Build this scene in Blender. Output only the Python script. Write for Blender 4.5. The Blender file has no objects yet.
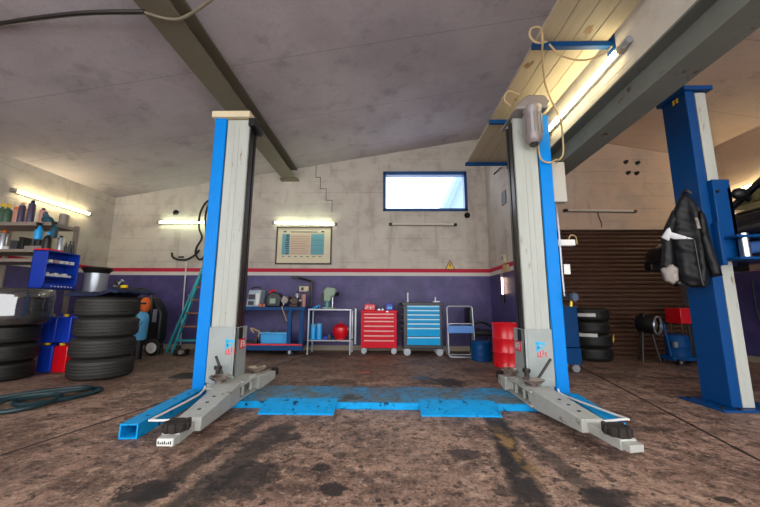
import bpy, bmesh, math, random
from mathutils import Vector, Matrix, noise, geometry
random.seed(7)
PI = math.pi
SC = bpy.context.scene
COL = SC.collection

# ------------------------------------------------------------------ helpers: objects
LOC = {}

def link(name, data):
    o = bpy.data.objects.new(name, data)
    COL.objects.link(o)
    return o

def thing(name, label, cat, loc=(0, 0, 0), group=None):
    o = link(name, None)
    o.empty_display_size = .1
    o.location = loc
    LOC[o.name] = Vector(loc)
    o['label'] = label
    o['category'] = cat
    if group: o['group'] = group
    return o

def tag(o, label, cat, group=None):
    o['label'] = label
    o['category'] = cat
    if group: o['group'] = group
    return o

def root_loc(p):
    while p.parent is not None: p = p.parent
    return LOC.get(p.name, Vector(p.location))

def dup(root, loc, label=None, rz=0, group=None):
    def cp(o, par):
        c = o.copy()
        COL.objects.link(c)
        if par is not None: c.parent = par
        for ch in list(o.children): cp(ch, c)
        return c
    r = cp(root, None)
    r.location = loc
    r.rotation_euler = (0, 0, rz)
    LOC[r.name] = Vector(loc)
    if label: r['label'] = label
    if group: r['group'] = group
    return r

class MB:
    """collects shapes in world coordinates; build() links them as one mesh object"""
    def __init__(s): s.bm = bmesh.new()
    def box(s, x0, x1, y0, y1, z0, z1, rot=None, about=None):
        vs = [s.bm.verts.new((x, y, z)) for x in (x0, x1) for y in (y0, y1) for z in (z0, z1)]
        for f in ((0, 1, 3, 2), (4, 6, 7, 5), (0, 4, 5, 1), (2, 3, 7, 6), (0, 2, 6, 4), (1, 5, 7, 3)):
            s.bm.faces.new([vs[i] for i in f])
        if rot is not None:
            c = Vector(about) if about else Vector(((x0 + x1) / 2, (y0 + y1) / 2, (z0 + z1) / 2))
            m = Matrix.Translation(c) @ rot.to_4x4() @ Matrix.Translation(-c)
            for v in vs: v.co = m @ v.co
        return s
    def beam(s, p0, p1, w, h, up=(0, 0, 1), w1=None, h1=None):
        p0, p1 = Vector(p0), Vector(p1)
        d = (p1 - p0).normalized()
        sd = d.cross(Vector(up))
        if sd.length < 1e-4: sd = d.cross(Vector((0, 1, 0)))
        sd.normalize(); u = sd.cross(d)
        rings = []
        for p, a, b in ((p0, w, h), (p1, w1 or w, h1 or h)):
            rings.append([s.bm.verts.new(p + sd * i * a / 2 + u * j * b / 2) for i, j in ((-1, -1), (1, -1), (1, 1), (-1, 1))])
        a, b = rings
        s.bm.faces.new(a[::-1]); s.bm.faces.new(b)
        for i in range(4): s.bm.faces.new((a[i], a[(i + 1) % 4], b[(i + 1) % 4], b[i]))
        return s
    def lathe(s, prof, c=(0, 0, 0), axis=(0, 0, 1), seg=24, closed=False):
        q = Vector((0, 0, 1)).rotation_difference(Vector(axis))
        c = Vector(c); rings = []
        for r, z in prof:
            if r < 1e-5:
                rings.append([s.bm.verts.new(c + q @ Vector((0, 0, z)))])
            else:
                rings.append([s.bm.verts.new(c + q @ Vector((r * math.cos(2 * PI * i / seg), r * math.sin(2 * PI * i / seg), z))) for i in range(seg)])
        pairs = list(zip(rings, rings[1:]))
        if closed: pairs.append((rings[-1], rings[0]))
        for a, b in pairs:
            for i in range(seg):
                j = (i + 1) % seg
                if len(a) == 1 and len(b) == 1: continue
                if len(a) == 1: s.bm.faces.new((a[0], b[j], b[i]))
                elif len(b) == 1: s.bm.faces.new((a[i], a[j], b[0]))
                else: s.bm.faces.new((a[i], a[j], b[j], b[i]))
        return s
    def cyl(s, p0, p1, r, r1=None, seg=16):
        p0, p1 = Vector(p0), Vector(p1)
        L = (p1 - p0).length
        r1 = r if r1 is None else r1
        return s.lathe([(0, 0), (r, 0), (r1, L), (0, L)], p0, (p1 - p0).normalized(), seg)
    def ball(s, c, r, sz=1, seg=20):
        n = 10
        return s.lathe([(r * math.sin(PI * i / n), -r * sz * math.cos(PI * i / n)) for i in range(n + 1)], c, (0, 0, 1), seg)
    def tube(s, pts, r, seg=8, sm=5, closed=False):
        pts = [Vector(p) for p in pts]
        if sm > 1 and len(pts) > 2:
            out = []
            n = len(pts)
            rng = range(n) if closed else range(n - 1)
            g = (lambda i: pts[i % n]) if closed else (lambda i: pts[max(0, min(n - 1, i))])
            for i in rng:
                a, b, c, d = g(i - 1), g(i), g(i + 1), g(i + 2)
                for k in range(sm):
                    t = k / sm
                    out.append(.5 * ((2 * b) + (c - a) * t + (2 * a - 5 * b + 4 * c - d) * t * t + (3 * b - a - 3 * c + d) * t ** 3))
            if not closed: out.append(pts[-1])
            pts = out
        n = len(pts); rings = []; ref = None
        for i, p in enumerate(pts):
            d = (pts[(i + 1) % n] - pts[i - 1]) if closed else (pts[min(n - 1, i + 1)] - pts[max(0, i - 1)])
            d.normalize()
            if ref is None: ref = d.orthogonal()
            ref = ref - d * ref.dot(d)
            if ref.length < 1e-5: ref = d.orthogonal()
            ref.normalize(); o = d.cross(ref)
            rings.append([s.bm.verts.new(p + (ref * math.cos(2 * PI * k / seg) + o * math.sin(2 * PI * k / seg)) * r) for k in range(seg)])
        pr = list(zip(rings, rings[1:]))
        if closed: pr.append((rings[-1], rings[0]))
        for a, b in pr:
            for k in range(seg): s.bm.faces.new((a[k], a[(k + 1) % seg], b[(k + 1) % seg], b[k]))
        if not closed:
            s.bm.faces.new(rings[0][::-1]); s.bm.faces.new(rings[-1])
        return s
    def prism(s, poly, ax, a, b):
        def P(u, v, w): return {'x': (w, u, v), 'y': (u, w, v), 'z': (u, v, w)}[ax]
        A = [s.bm.verts.new(P(u, v, a)) for u, v in poly]
        B = [s.bm.verts.new(P(u, v, b)) for u, v in poly]
        s.bm.faces.new(A[::-1]); s.bm.faces.new(B)
        n = len(poly)
        for i in range(n): s.bm.faces.new((A[i], A[(i + 1) % n], B[(i + 1) % n], B[i]))
        return s
    def loft(s, rings, cap=True):
        R = [[s.bm.verts.new(p) for p in r] for r in rings]
        n = len(R[0])
        for a, b in zip(R, R[1:]):
            for i in range(n): s.bm.faces.new((a[i], a[(i + 1) % n], b[(i + 1) % n], b[i]))
        if cap:
            s.bm.faces.new(R[0][::-1]); s.bm.faces.new(R[-1])
        return s
    def quad(s, *p):
        s.bm.faces.new([s.bm.verts.new(q) for q in p]); return s
    def build(s, name, mat, parent=None, bevel=0, smooth=35, loc=None, label=None, kind=None, segs=2):
        bm = s.bm
        bmesh.ops.recalc_face_normals(bm, faces=bm.faces)
        if parent is not None: base = root_loc(parent)
        elif loc is not None: base = Vector(loc)
        else:
            xs = [v.co for v in bm.verts]
            base = Vector((sum(v.x for v in xs) / len(xs), sum(v.y for v in xs) / len(xs), min(v.z for v in xs)))
        bmesh.ops.translate(bm, verts=bm.verts, vec=-base)
        me = bpy.data.meshes.new(name)
        bm.to_mesh(me); bm.free()
        me.materials.append(mat)
        if smooth:
            me.polygons.foreach_set('use_smooth', [True] * len(me.polygons))
            me.set_sharp_from_angle(angle=math.radians(smooth))
        o = link(name, me)
        if parent is not None: o.parent = parent
        else:
            o.location = base; LOC[o.name] = base
        if bevel:
            m = o.modifiers.new('bevel', 'BEVEL'); m.width = bevel; m.segments = segs
            m.limit_method = 'ANGLE'; m.angle_limit = math.radians(40)
        if label: o['label'] = label
        if kind: o['kind'] = kind
        return o

def bx(*a): return MB().box(*a)

# ------------------------------------------------------------------ helpers: materials
def lin(h):
    h = h.lstrip('#')
    v = [int(h[i:i + 2], 16) / 255 for i in (0, 2, 4)]
    return [x / 12.92 if x <= .04045 else ((x + .055) / 1.055) ** 2.4 for x in v]

class X:
    """a node socket with arithmetic"""
    def __init__(s, nt, so): s.nt, s.so = nt, so
    def m(s, op, *o, clamp=False):
        n = s.nt.nodes.new('ShaderNodeMath'); n.operation = op; n.use_clamp = clamp
        for i, q in enumerate((s,) + o):
            if isinstance(q, X): s.nt.links.new(q.so, n.inputs[i])
            else: n.inputs[i].default_value = q
        return X(s.nt, n.outputs[0])
    def __add__(s, o): return s.m('ADD', o)
    def __sub__(s, o): return s.m('SUBTRACT', o)
    def __mul__(s, o): return s.m('MULTIPLY', o)
    def __truediv__(s, o): return s.m('DIVIDE', o)
    __radd__ = __add__; __rmul__ = __mul__
    def inv(s): return X.c(s.nt, 1).m('SUBTRACT', s)
    @staticmethod
    def c(nt, v):
        n = nt.nodes.new('ShaderNodeValue'); n.outputs[0].default_value = v; return X(nt, n.outputs[0])
    def abs(s): return s.m('ABSOLUTE')
    def mx(s, o): return s.m('MAXIMUM', o)
    def mn(s, o): return s.m('MINIMUM', o)
    def sm(s, a, b):
        n = s.nt.nodes.new('ShaderNodeMapRange'); n.interpolation_type = 'SMOOTHSTEP'
        flip = a > b
        n.inputs['From Min'].default_value = min(a, b); n.inputs['From Max'].default_value = max(a, b)
        n.inputs['To Min'].default_value = 1 if flip else 0; n.inputs['To Max'].default_value = 0 if flip else 1
        s.nt.links.new(s.so, n.inputs['Value'])
        return X(s.nt, n.outputs['Result'])

class Mat:
    def __init__(s, name):
        s.m = bpy.data.materials.new(name); s.m.use_nodes = True
        s.nt = s.m.node_tree; s.b = s.nt.nodes['Principled BSDF']
    def coord(s, pos=True):
        if pos: n = s.nt.nodes.new('ShaderNodeNewGeometry'); return n.outputs['Position']
        n = s.nt.nodes.new('ShaderNodeTexCoord'); return n.outputs['Object']
    def xyz(s, so):
        n = s.nt.nodes.new('ShaderNodeSeparateXYZ'); s.nt.links.new(so, n.inputs[0])
        return [X(s.nt, o) for o in n.outputs]
    def noise(s, so, scale, detail=4, rough=.55, stretch=None):
        if stretch:
            mp = s.nt.nodes.new('ShaderNodeMapping'); mp.inputs['Scale'].default_value = stretch
            s.nt.links.new(so, mp.inputs[0]); so = mp.outputs[0]
        n = s.nt.nodes.new('ShaderNodeTexNoise'); n.inputs['Scale'].default_value = scale
        n.inputs['Detail'].default_value = detail; n.inputs['Roughness'].default_value = rough
        s.nt.links.new(so, n.inputs['Vector'])
        return X(s.nt, n.outputs[0])
    def mix(s, f, a, b):
        n = s.nt.nodes.new('ShaderNodeMix'); n.data_type = 'RGBA'
        for v, i in ((a, 6), (b, 7)):
            if isinstance(v, str): n.inputs[i].default_value = lin(v) + [1]
            else: s.nt.links.new(v, n.inputs[i])
        if isinstance(f, X): s.nt.links.new(f.so, n.inputs[0])
        else: n.inputs[0].default_value = f
        return n.outputs[2]
    def scale(s, col, f):
        n = s.nt.nodes.new('ShaderNodeVectorMath'); n.operation = 'SCALE'
        s.nt.links.new(col, n.inputs[0]); s.nt.links.new(f.so, n.inputs['Scale'])
        return n.outputs[0]
    def col(s, so): s.nt.links.new(so, s.b.inputs['Base Color'])
    def rough(s, v):
        if isinstance(v, X): s.nt.links.new(v.so, s.b.inputs['Roughness'])
        else: s.b.inputs['Roughness'].default_value = v
    def bump(s, h, strength=.3, dist=.01):
        n = s.nt.nodes.new('ShaderNodeBump'); n.inputs['Strength'].default_value = strength; n.inputs['Distance'].default_value = dist
        s.nt.links.new(h.so, n.inputs['Height']); s.nt.links.new(n.outputs[0], s.b.inputs['Normal'])

def pm(name, c, rough=.5, metal=0, var=.18, vs=7, bump=.05, bs=60, wear=None, coat=0, spec=.5, stretch=None):
    """painted / plain surface: colour with uneven tone, optional worn or dirty spots wear=(colour, threshold, scale)"""
    M = Mat(name); co = M.coord(False)
    n = M.noise(co, vs, 6, .6, stretch)
    base = M.mix(0, c, c)
    base = M.scale(base, n * (2 * var) + (1 - var))
    if wear:
        w = M.noise(co, wear[2], 8, .7, stretch)
        f = w.sm(wear[1], wear[1] + .08)
        base = M.mix(f, base, wear[0])
        M.rough((f * .25 + rough))
    else:
        M.rough(n * .2 + (rough - .1))
    M.col(base)
    M.b.inputs['Metallic'].default_value = metal
    M.b.inputs['Coat Weight'].default_value = coat
    M.b.inputs['Specular IOR Level'].default_value = spec
    if bump: M.bump(M.noise(co, bs, 3), bump, .005)
    return M.m

def emit(name, c, st):
    M = Mat(name)
    M.b.inputs['Base Color'].default_value = lin(c) + [1]
    M.b.inputs['Emission Color'].default_value = lin(c) + [1]
    M.b.inputs['Emission Strength'].default_value = st
    return M.m

def grime():
    M = Mat('grimy_blue_steel'); co = M.coord()
    a = M.noise(co, 3.5, 8, .7); b = M.noise(co, 16, 8, .75); d = M.noise(co, 40, 5, .7)
    c = M.mix(a.sm(.40, .58), '#1485bb', '#56656c')
    c = M.mix(b.sm(.50, .64) * .8, c, '#2a3238')
    c = M.mix(b.sm(.42, .32) * .6, c, '#2f9ed4')
    c = M.mix(M.noise(co, 2.2, 6, .7).sm(.56, .66) * .85, c, '#14181c')
    c = M.mix(d.sm(.66, .72) * .7, c, '#b9b3a8')
    M.col(c); M.rough(b * .3 + .35); M.bump(b + d * .5, .4, .008)
    return M.m
MT = dict(
    lift_blue=pm('lift_blue_paint', '#007fd6', .42, var=.14, spec=.15, vs=5, wear=('#2a4a66', .7, 9)),
    lift_blue2=pm('shaded_blue_lift_paint', '#033f78', .4, var=.15, spec=.2, wear=('#12304a', .7, 8)),  # lift blue darkened so the shade on this post sits in the colour
    deck_blue=pm('stained_blue_steel', '#0a93d2', .5, var=.3, vs=14, spec=.2, wear=('#0c3048', .56, 13), bump=.4, bs=30),
    deck_grime=grime(),
    lift_white=pm('aged_grey_white_paint', '#adb0a8', .45, var=.2, vs=3, wear=('#7c674c', .60, 4), stretch=(3, 3, .45), spec=.3),
    lift_grey=pm('pale_grey_paint', '#99a09d', .45, var=.16, spec=.3, vs=6, wear=('#6a6558', .65, 9)),
    arm_grey=pm('worn_grey_steel_paint', '#acada6', .5, .1, var=.25, vs=10, wear=('#6a5c4e', .60, 9), spec=.3),
    steel=pm('bright_steel', '#b9bcc0', .28, 1, var=.15),
    bronze=pm('rubbed_steel', '#c0aea4', .28, .9, var=.2),
    dark_steel=pm('dark_oiled_steel', '#3a3633', .35, .7, var=.25),
    black=pm('black_plastic', '#0f0f11', .42, var=.2),
    black_matte=pm('black_cable_rubber', '#121212', .65, var=.2),
    rubber=pm('tyre_rubber', '#1b1a18', .55, var=.3, vs=9, bump=.25, bs=70),
    rubber2=pm('old_tyre_rubber', '#2a2825', .62, var=.3, vs=9, bump=.25, bs=70),
    pad=pm('worn_black_rubber', '#241c18', .8, var=.5, vs=20, bump=.8, bs=60),
    red=pm('glossy_red_paint', '#d80f1f', .3, var=.08, coat=.3),
    red_tool=pm('red_tool_cabinet_paint', '#dc0828', .35, var=.1, spec=.2),
    pink=pm('pale_pink_drawer_grip', '#f0a8a6', .35, var=.08),
    tool_blue=pm('bright_blue_drawer_paint', '#009fdc', .35, var=.1, spec=.2),
    grip_blue=pm('pale_blue_drawer_grip', '#b4e4f4', .35, var=.08),
    charcoal=pm('charcoal_cabinet_paint', '#35383c', .4, var=.15),
    navy=pm('navy_blue_paint', '#043f74', .45, var=.25, spec=.2),
    royal=pm('royal_blue_paint', '#0836a4', .42, var=.15),
    can_blue=pm('blue_plastic', '#1238b4', .38, var=.12),
    light_blue=pm('light_blue_plastic', '#5aaede', .4, var=.12),
    pad_blue=pm('soft_blue_padding', '#5d92d8', .6, var=.12),
    sky_blue=pm('bright_blue_plastic', '#1d9de0', .38, var=.15),
    yellow=pm('yellow_plastic', '#e0b81c', .4, var=.1),
    orange=pm('orange_plastic', '#e0661c', .4, var=.1),
    white=pm('white_plastic', '#d9d8d2', .45, var=.08),
    white_rod=pm('white_painted_rod', '#d6d6d2', .4, var=.1),
    grey_shelf=pm('grey_shelf_metal', '#8f8781', .5, .2, var=.15),
    rack_tan=pm('dusty_rack_metal', '#8d8175', .55, .1, var=.2),
    galv=pm('galvanised_tube', '#a9adb4', .35, .6, var=.15),
    teal=pm('teal_ladder_paint', '#2ea6b0', .45, var=.18),
    wood=pm('ladder_wood', '#8a5a3c', .6, var=.3, vs=10),
    beige=pm('cream_cap_plastic', '#d3c4a2', .5, var=.12),
    beam=pm('olive_grey_beam_paint', '#6a6252', .5, var=.18, vs=3),
    beam2=pm('sage_grey_beam_paint', '#6e7068', .6, var=.22, vs=4, wear=('#5a4538', .6, 5), spec=.25),
    cable_beige=pm('beige_cable', '#b49a70', .55, var=.12),
    cable_orange=pm('ochre_cable', '#a87a28', .55),
    hose_teal=pm('dark_teal_hose', '#0e2c32', .45, var=.2),
    motor=pm('grey_motor_paint', '#8d8583', .42, .3, var=.15),
    leather=pm('black_jacket_fabric', '#101013', .55, var=.4, vs=14, bump=.3, bs=35, spec=.35),
    patch_white=pm('white_jacket_trim', '#c9c9c9', .5, var=.12),
    patch_tan=pm('pale_grey_cuff_fabric', '#8c847c', .55, var=.5, vs=22),
    cloth_navy=pm('navy_cloth', '#101c3c', .8, var=.3),
    car=pm('dark_car_paint', '#101622', .18, .2, var=.05, bump=0, coat=.6),
    roller=pm('brown_roller_door_paint', '#4e3326', .5, var=.25, vs=2, stretch=(1, 1, 3)),
    sign_yellow=pm('yellow_sign', '#e6b32a', .4, var=.05),
    green=pm('dull_green_paint', '#8aa08a', .45, var=.2),
    silver=pm('silver_can', '#b4b8c0', .3, .7, var=.1),
    pink_jar=pm('pink_plastic', '#c98f80', .45, var=.12),
    bottle_green=pm('dark_green_bottle', '#3c5c44', .35, var=.2),
    bottle_purple=pm('dark_violet_can', '#4a4058', .35, var=.2),
    teal_blob=pm('dark_teal_plastic', '#0e4a5a', .4, var=.2),
    paper=pm('cream_paper', '#d8cdb0', .7, var=.06),
    paper_blue=pm('blue_printed_paper', '#6ba4ae', .7, var=.1),
    paper_pink=pm('pinkish_printed_paper', '#d0b8a0', .7, var=.06),
    ink=pm('dark_ink', '#3c3a3c', .7),
    brown_frame=pm('dark_brown_frame', '#3a2a20', .45),
    win_blue=pm('blue_window_frame', '#154a80', .4, var=.1),
    concrete=pm('pale_concrete', '#a89c88', .8, var=.25, vs=5),
    plank=None, gauge=pm('gauge_face', '#3c4a60', .3),
    lit_blue=pm('cyan_sticker', '#2ab0e0', .4, var=.03), lit_red=pm('red_sticker', '#d83a4c', .4, var=.03),
    bay_brown=pm('rust_brown_floor_dirt', '#3a2c24', .9, var=.4),
)
MT['tube_warm'] = emit('lit_tube_warm', '#fff0c0', 14)
MT['tube_green'] = emit('lit_tube_pale', '#f0ffd8', 11)
MT['tube_work'] = emit('lit_work_lamp', '#ffd9b0', 6)
MT['tube_off'] = pm('unlit_tube', '#d0cabc', .3, var=.05)

def film():
    M = Mat('clear_plastic_wrap'); co = M.coord(False)
    n = M.noise(co, 9, 6, .7, (1, 1, 3.2)); w = M.noise(co, 26, 5, .7, (2, 2, .5))
    M.col(M.mix(w.sm(.58, .72) * n.sm(.4, .6), '#0b0c0e', '#6f757c'))  # grey streaks paint the reflections of the film's creases into the colour
    M.rough(n * .3 + .05); M.bump(n + w * .5, .9, .03)
    M.b.inputs['Coat Weight'].default_value = 1; M.b.inputs['Coat Roughness'].default_value = .05; M.b.inputs['Coat IOR'].default_value = 2.4
    return M.m
MT['film'] = film()

def glass(name, c, tr=.9):
    M = Mat(name)
    nt = M.nt; out = nt.nodes['Material Output']
    t = nt.nodes.new('ShaderNodeBsdfTransparent'); t.inputs[0].default_value = lin(c) + [1]
    g = nt.nodes.new('ShaderNodeBsdfGlossy'); g.inputs['Roughness'].default_value = .05
    mx = nt.nodes.new('ShaderNodeMixShader'); mx.inputs[0].default_value = 1 - tr
    nt.links.new(t.outputs[0], mx.inputs[1]); nt.links.new(g.outputs[0], mx.inputs[2])
    nt.links.new(mx.outputs[0], out.inputs['Surface'])
    return M.m
MT['pane'] = glass('window_pane', '#f4f8ff', .94)
MT['car_glass'] = glass('tinted_car_glass', '#8f9a92', .9)

def wood_planks():
    M = Mat('pale_pine_planks'); co = M.coord()
    x, y, z = M.xyz(co)
    g = M.noise(co, 3, 8, .65, (14, .6, 6)); k = M.noise(co, 5, 3, .5, (1.6, .9, 1))
    c = M.mix(g, '#9c8d76', '#bbae94')
    c = M.mix(k.sm(.66, .74), c, '#7c5c3a')
    M.col(c); M.rough(.6)
    return M.m
MT['plank'] = wood_planks()

# painted masonry: purple dado, white line, red line, off-white above
def wall_mat(name, white='#c4bcb0', stripe=True, joints=.10):
    M = Mat(name); co = M.coord(); x, y, z = M.xyz(co)
    big = M.noise(co, .55, 5, .6); mid = M.noise(co, 2.6, 8, .65); fine = M.noise(co, 22, 6, .7)
    streak = M.noise(co, 2.2, 6, .6, (2.2, 2.2, .35))
    w = M.mix(0, white, white)
    w = M.mix(mid.sm(.44, .68) * .6, w, '#a3968a')
    w = M.mix(big.sm(.5, .7) * .4, w, '#d8d2c6')
    w = M.mix(streak.sm(.56, .72) * .4, w, '#8d8074')
    w = M.mix(fine.sm(.6, .75) * .25, w, '#8b8177')
    # block joints
    r = (z / .245).m('FRACT') - .5
    jn = (r.abs() - .5).abs().sm(.030, .012) * M.noise(co, 1.3, 4).sm(.42, .62)
    w = M.mix(jn * (joints * 5), w, '#877b70')
    p = M.mix(mid.sm(.35, .7), '#413a6a', '#574c82')
    p = M.mix(M.noise(co, 11, 6, .72).sm(.655, .70) * .7, p, '#9a92b4')
    p = M.mix(big.sm(.52, .75) * .5, p, '#352e58')
    zz = z + (fine - .5) * .006
    if stripe:
        c = M.mix(zz.sm(1.445, 1.45), p, '#cfc9c2')
        c = M.mix(zz.sm(1.515, 1.52), c, '#bb1636')
        c = M.mix(zz.sm(1.59, 1.595), c, w)
    else:
        c = M.mix(zz.sm(1.445, 1.45), p, w)
    c = M.mix((z + (mid - .5) * .03).sm(.10, .085), c, '#9a8e7c')
    M.col(c); M.rough((zz.sm(1.44, 1.46)) * .3 + .48)
    M.bump(fine * .5 + mid - jn * .6, .35, .012)
    return M.m
MT['wall'] = wall_mat('painted_workshop_wall')
MT['wall_bay'] = wall_mat('painted_bay_wall', '#c2a792', False, .14)

def ceiling_mat(name, a, b, d):
    M = Mat(name); co = M.coord(); x, y, z = M.xyz(co)
    big = M.noise(co, .7, 5, .6); mid = M.noise(co, 3, 8, .7); fine = M.noise(co, 45, 4, .7)
    c = M.mix(big.sm(.35, .68), a, b)
    c = M.mix(mid.sm(.5, .75) * .55, c, d)
    c = M.mix(fine.sm(.5, .75) * .35, c, d)
    j = ((y / 1.25 + .2).m('FRACT') - .5).abs().sm(.49, .5) * .35
    c = M.mix(j, c, '#5d575a')
    M.col(c); M.rough(.85); M.bump(fine, .4, .01)
    return M.m
MT['ceil'] = ceiling_mat('grey_plaster_ceiling', '#a69da2', '#bcb4b8', '#7d747a')
MT['ceil_bay'] = ceiling_mat('tan_plaster_ceiling', '#c4a998', '#d4bdae', '#a48e80')

def floor_mat():
    M = Mat('oil_stained_concrete_floor'); co = M.coord(); x, y, z = M.xyz(co)
    big = M.noise(co, .6, 5, .6); mid = M.noise(co, 2.4, 9, .7); fine = M.noise(co, 13, 9, .75); grit = M.noise(co, 60, 4, .7)
    wob = M.noise(co, 3.3, 4, .6) - .5; wob2 = M.noise(co, 14, 5, .7) - .5
    c = M.mix(mid.sm(.36, .64), '#634a3d', '#a5826f')
    c = M.mix(big.sm(.42, .62) * .45, c, '#b1947e')
    c = M.mix(M.noise(co, 5, 8, .75).sm(.52, .62) * .7, c, '#46332a')
    c = M.mix(fine.sm(.51, .60) * .8, c, '#3c2b23')
    far = y.sm(4.2, 2.6) * .6 + .4
    c = M.mix(fine.sm(.46, .38) * far * .6, c, '#c9ab92')
    c = M.mix(M.noise(co, 30, 8, .8).sm(.54, .62) * .7, c, '#2c1f19')
    c = M.mix(M.noise(co, 27, 8, .8, (1, 1.3, 1)).sm(.45, .37) * far * .5, c, '#d2b8a2')
    c = M.mix(grit.sm(.56, .66) * .7, c, '#281c17')
    c = M.mix(grit.sm(.42, .33) * far * .45, c, '#d0b7a2')
    c = M.mix(y.sm(3.2, 5.0) * .35 * x.sm(2.3, 1.7), c, '#46362e')                       # darker towards the back of the main bay
    # greasy speckle over the working area
    near = y.sm(3.1, 2.5) * (x - .1).abs().sm(1.9, 1.0)
    c = M.mix(M.noise(co, 9.5, 7, .7).sm(.585, .65) * near * .9, c, '#211b1a')
    c = M.mix(M.noise(co, 22, 4, .6).sm(.64, .69) * y.sm(4.2, 3.0) * .85, c, '#1d1715')
    def track(xa, ya, xb, yb, wd, st, y1):
        k = (xb - xa) / (yb - ya)
        d = (x - (y * k + (xa - k * ya)) + wob * .12 + wob2 * .07).abs()
        f = d.sm(wd, wd * .45) * y.sm(y1 + .05, y1 - .1) * (M.noise(co, 7, 6, .7).sm(.26, .46)) * st
        return f
    for t in ((-1.09, 1.9, -.95, 2.92, .085, .75, 2.9), (-.88, 1.7, -.74, 2.8, .13, .8, 2.6), (.70, 1.8, .86, 2.8, .11, .95, 2.88), (1.0, 1.7, .93, 2.7, .08, .7, 2.6)):
        c = M.mix(track(*t), c, '#1f1a18')
    def blob(x0, y0, rx, ry, st, colr='#1c1716'):
        nonlocal c
        dx = (x - x0) / rx; dy = (y - y0) / ry
        d = (dx * dx + dy * dy).m('SQRT') + wob * 1.3 + wob2 * 2.2
        c = M.mix(d.sm(1.1, .75) * st, c, colr)
    for b in ((-.66, 2.36, .10, .07, .85), (-.72, 1.83, .16, .2, .8), (-1.15, 1.7, .13, .1, .9), (-.27, 1.74, .08, .06, .9), (-.36, 1.95, .05, .05, .8), (-.28, 2.1, .04, .05, .7),
              (.47, 2.13, .11, .07, .8), (.58, 1.75, .06, .05, .7), (1.05, 1.72, .12, .1, .8), (1.58, 1.71, .07, .03, .9), (-.5, 3.95, .22, .12, .6), (.72, 3.95, .16, .22, .9),
              (.5, 4.05, .12, .2, .6), (1.3, 4.7, .3, .2, .5), (-1.3, 3.6, .3, .2, .4), (2.0, 2.6, .12, .06, .5), (2.25, 2.95, .2, .06, .5), (-2.0, 1.9, .2, .1, .3)):
        blob(*b)
    c = M.mix(((x - .80).abs() + wob * .1).sm(.07, .02) * y.sm(2.75, 2.3) * y.sm(1.7, 2.2) * fine.sm(.4, .55) * .7, c, '#a8824a')
    blob(.42, 4.2, .12, .12, .5, '#1f5a78')
    # paint spots and flakes
    c = M.mix(M.noise(co, 17, 3, .5).sm(.745, .77) * .9, c, '#c9bfb2')
    def joint(x0, y0, x1, y1, wd=.017):
        L = math.hypot(x1 - x0, y1 - y0); nx, ny = -(y1 - y0) / L, (x1 - x0) / L
        return (x * nx + y * ny - (x0 * nx + y0 * ny) + wob2 * .012).abs().sm(wd, wd * .4)
    jj = joint(-2.30, 1.95, -1.95, 3.45) + joint(2.2, 2.16, 2.48, 3.41) 
    jj = (jj + joint(-6, 4.35, 6, 4.3, .01) * .6).mn(1)
    c = M.mix(jj * .92, c, '#120d0b')
    M.col(c)
    M.rough(mid * .35 + fine * .25 + .3)
    M.bump(fine * .9 + grit * .5 + mid - jj, .8, .016)
    return M.m
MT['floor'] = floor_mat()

# ------------------------------------------------------------------ the setting
XL, XP, XR = -5.73, 2.05, 5.9          # left wall, partition line, right wall
YB, YD = 6.5, 6.03                      # back wall, roller door wall
def zc(x): return 3.08 + .168 * (x - XL)
Z_R = zc(XP)
def zr(x): return Z_R - .172 * (x - XP)
S = 'structure'
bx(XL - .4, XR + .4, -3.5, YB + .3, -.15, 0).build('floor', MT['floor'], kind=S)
MB().prism([(XL - .2, zc(XL - .2)), (XP + .05, zc(XP + .05)), (XP + .05, zc(XP) + .2), (XL - .2, zc(XL) + .2)], 'y', -1.2, YB + .3).build('ceiling', MT['ceil'], kind=S)
MB().prism([(XP + .05, zr(XP + .05)), (XR + .2, zr(XR + .2)), (XR + .2, zr(XR) + .2), (XP + .05, zr(XP) + .2)], 'y', -1.2, YD + .3).build('ceiling_right', MT['ceil_bay'], kind=S)
WX0, WX1, WZ0, WZ1 = -.08, 1.66, 2.78, 3.64
w = MB()
w.box(XL - .2, WX0, YB, YB + .25, 0, 4.6).box(WX1, XP + .05, YB, YB + .25, 0, 4.6).box(WX0, WX1, YB, YB + .25, 0, WZ0).box(WX0, WX1, YB, YB + .25, WZ1, 4.6)
wb = w.build('wall_back', MT['wall'], kind=S)
bx(XL - .25, XL, -1.2, YB + .1, 0, 3.3).build('wall_left', MT['wall'], kind=S)
bx(XR, XR + .25, -1.2, YD + .3, 0, 3.9).build('wall_right', MT['wall_bay'], kind=S)
MB().box(XP, XP + .2, 5.0, YB + .05, 0, 4.5).prism([(-1.2, 2.785 + 4.2 * .025), (5.0, 2.785 - 2 * .025), (5.0, 4.5), (-1.2, 4.5)], 'x', XP, XP + .2).build('wall_partition', MT['wall'], kind=S)
DX0, DX1, DZ = XP + .2, 5.46, 2.29
MB().box(XP + .15, XR + .1, YD, YD + .25, DZ, 4.5).box(DX1, XR + .1, YD, YD + .25, 0, DZ).build('wall_right_back', MT['wall_bay'], kind=S)
# crack stepping down the back wall blocks
ck = MB()
cp = [(-1.50, 3.79), (-1.50, 3.52), (-1.40, 3.52), (-1.40, 3.27), (-1.27, 3.27), (-1.27, 3.02), (-1.14, 3.02), (-1.14, 2.78)]
for (a, b), (c, d) in zip(cp, cp[1:]):
    ck.box(min(a, c) - .006, max(a, c) + .006, YB - .004, YB + .01, min(b, d) - .006, max(b, d) + .006)
ck.build('crack', MT['ink'], wb)
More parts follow.
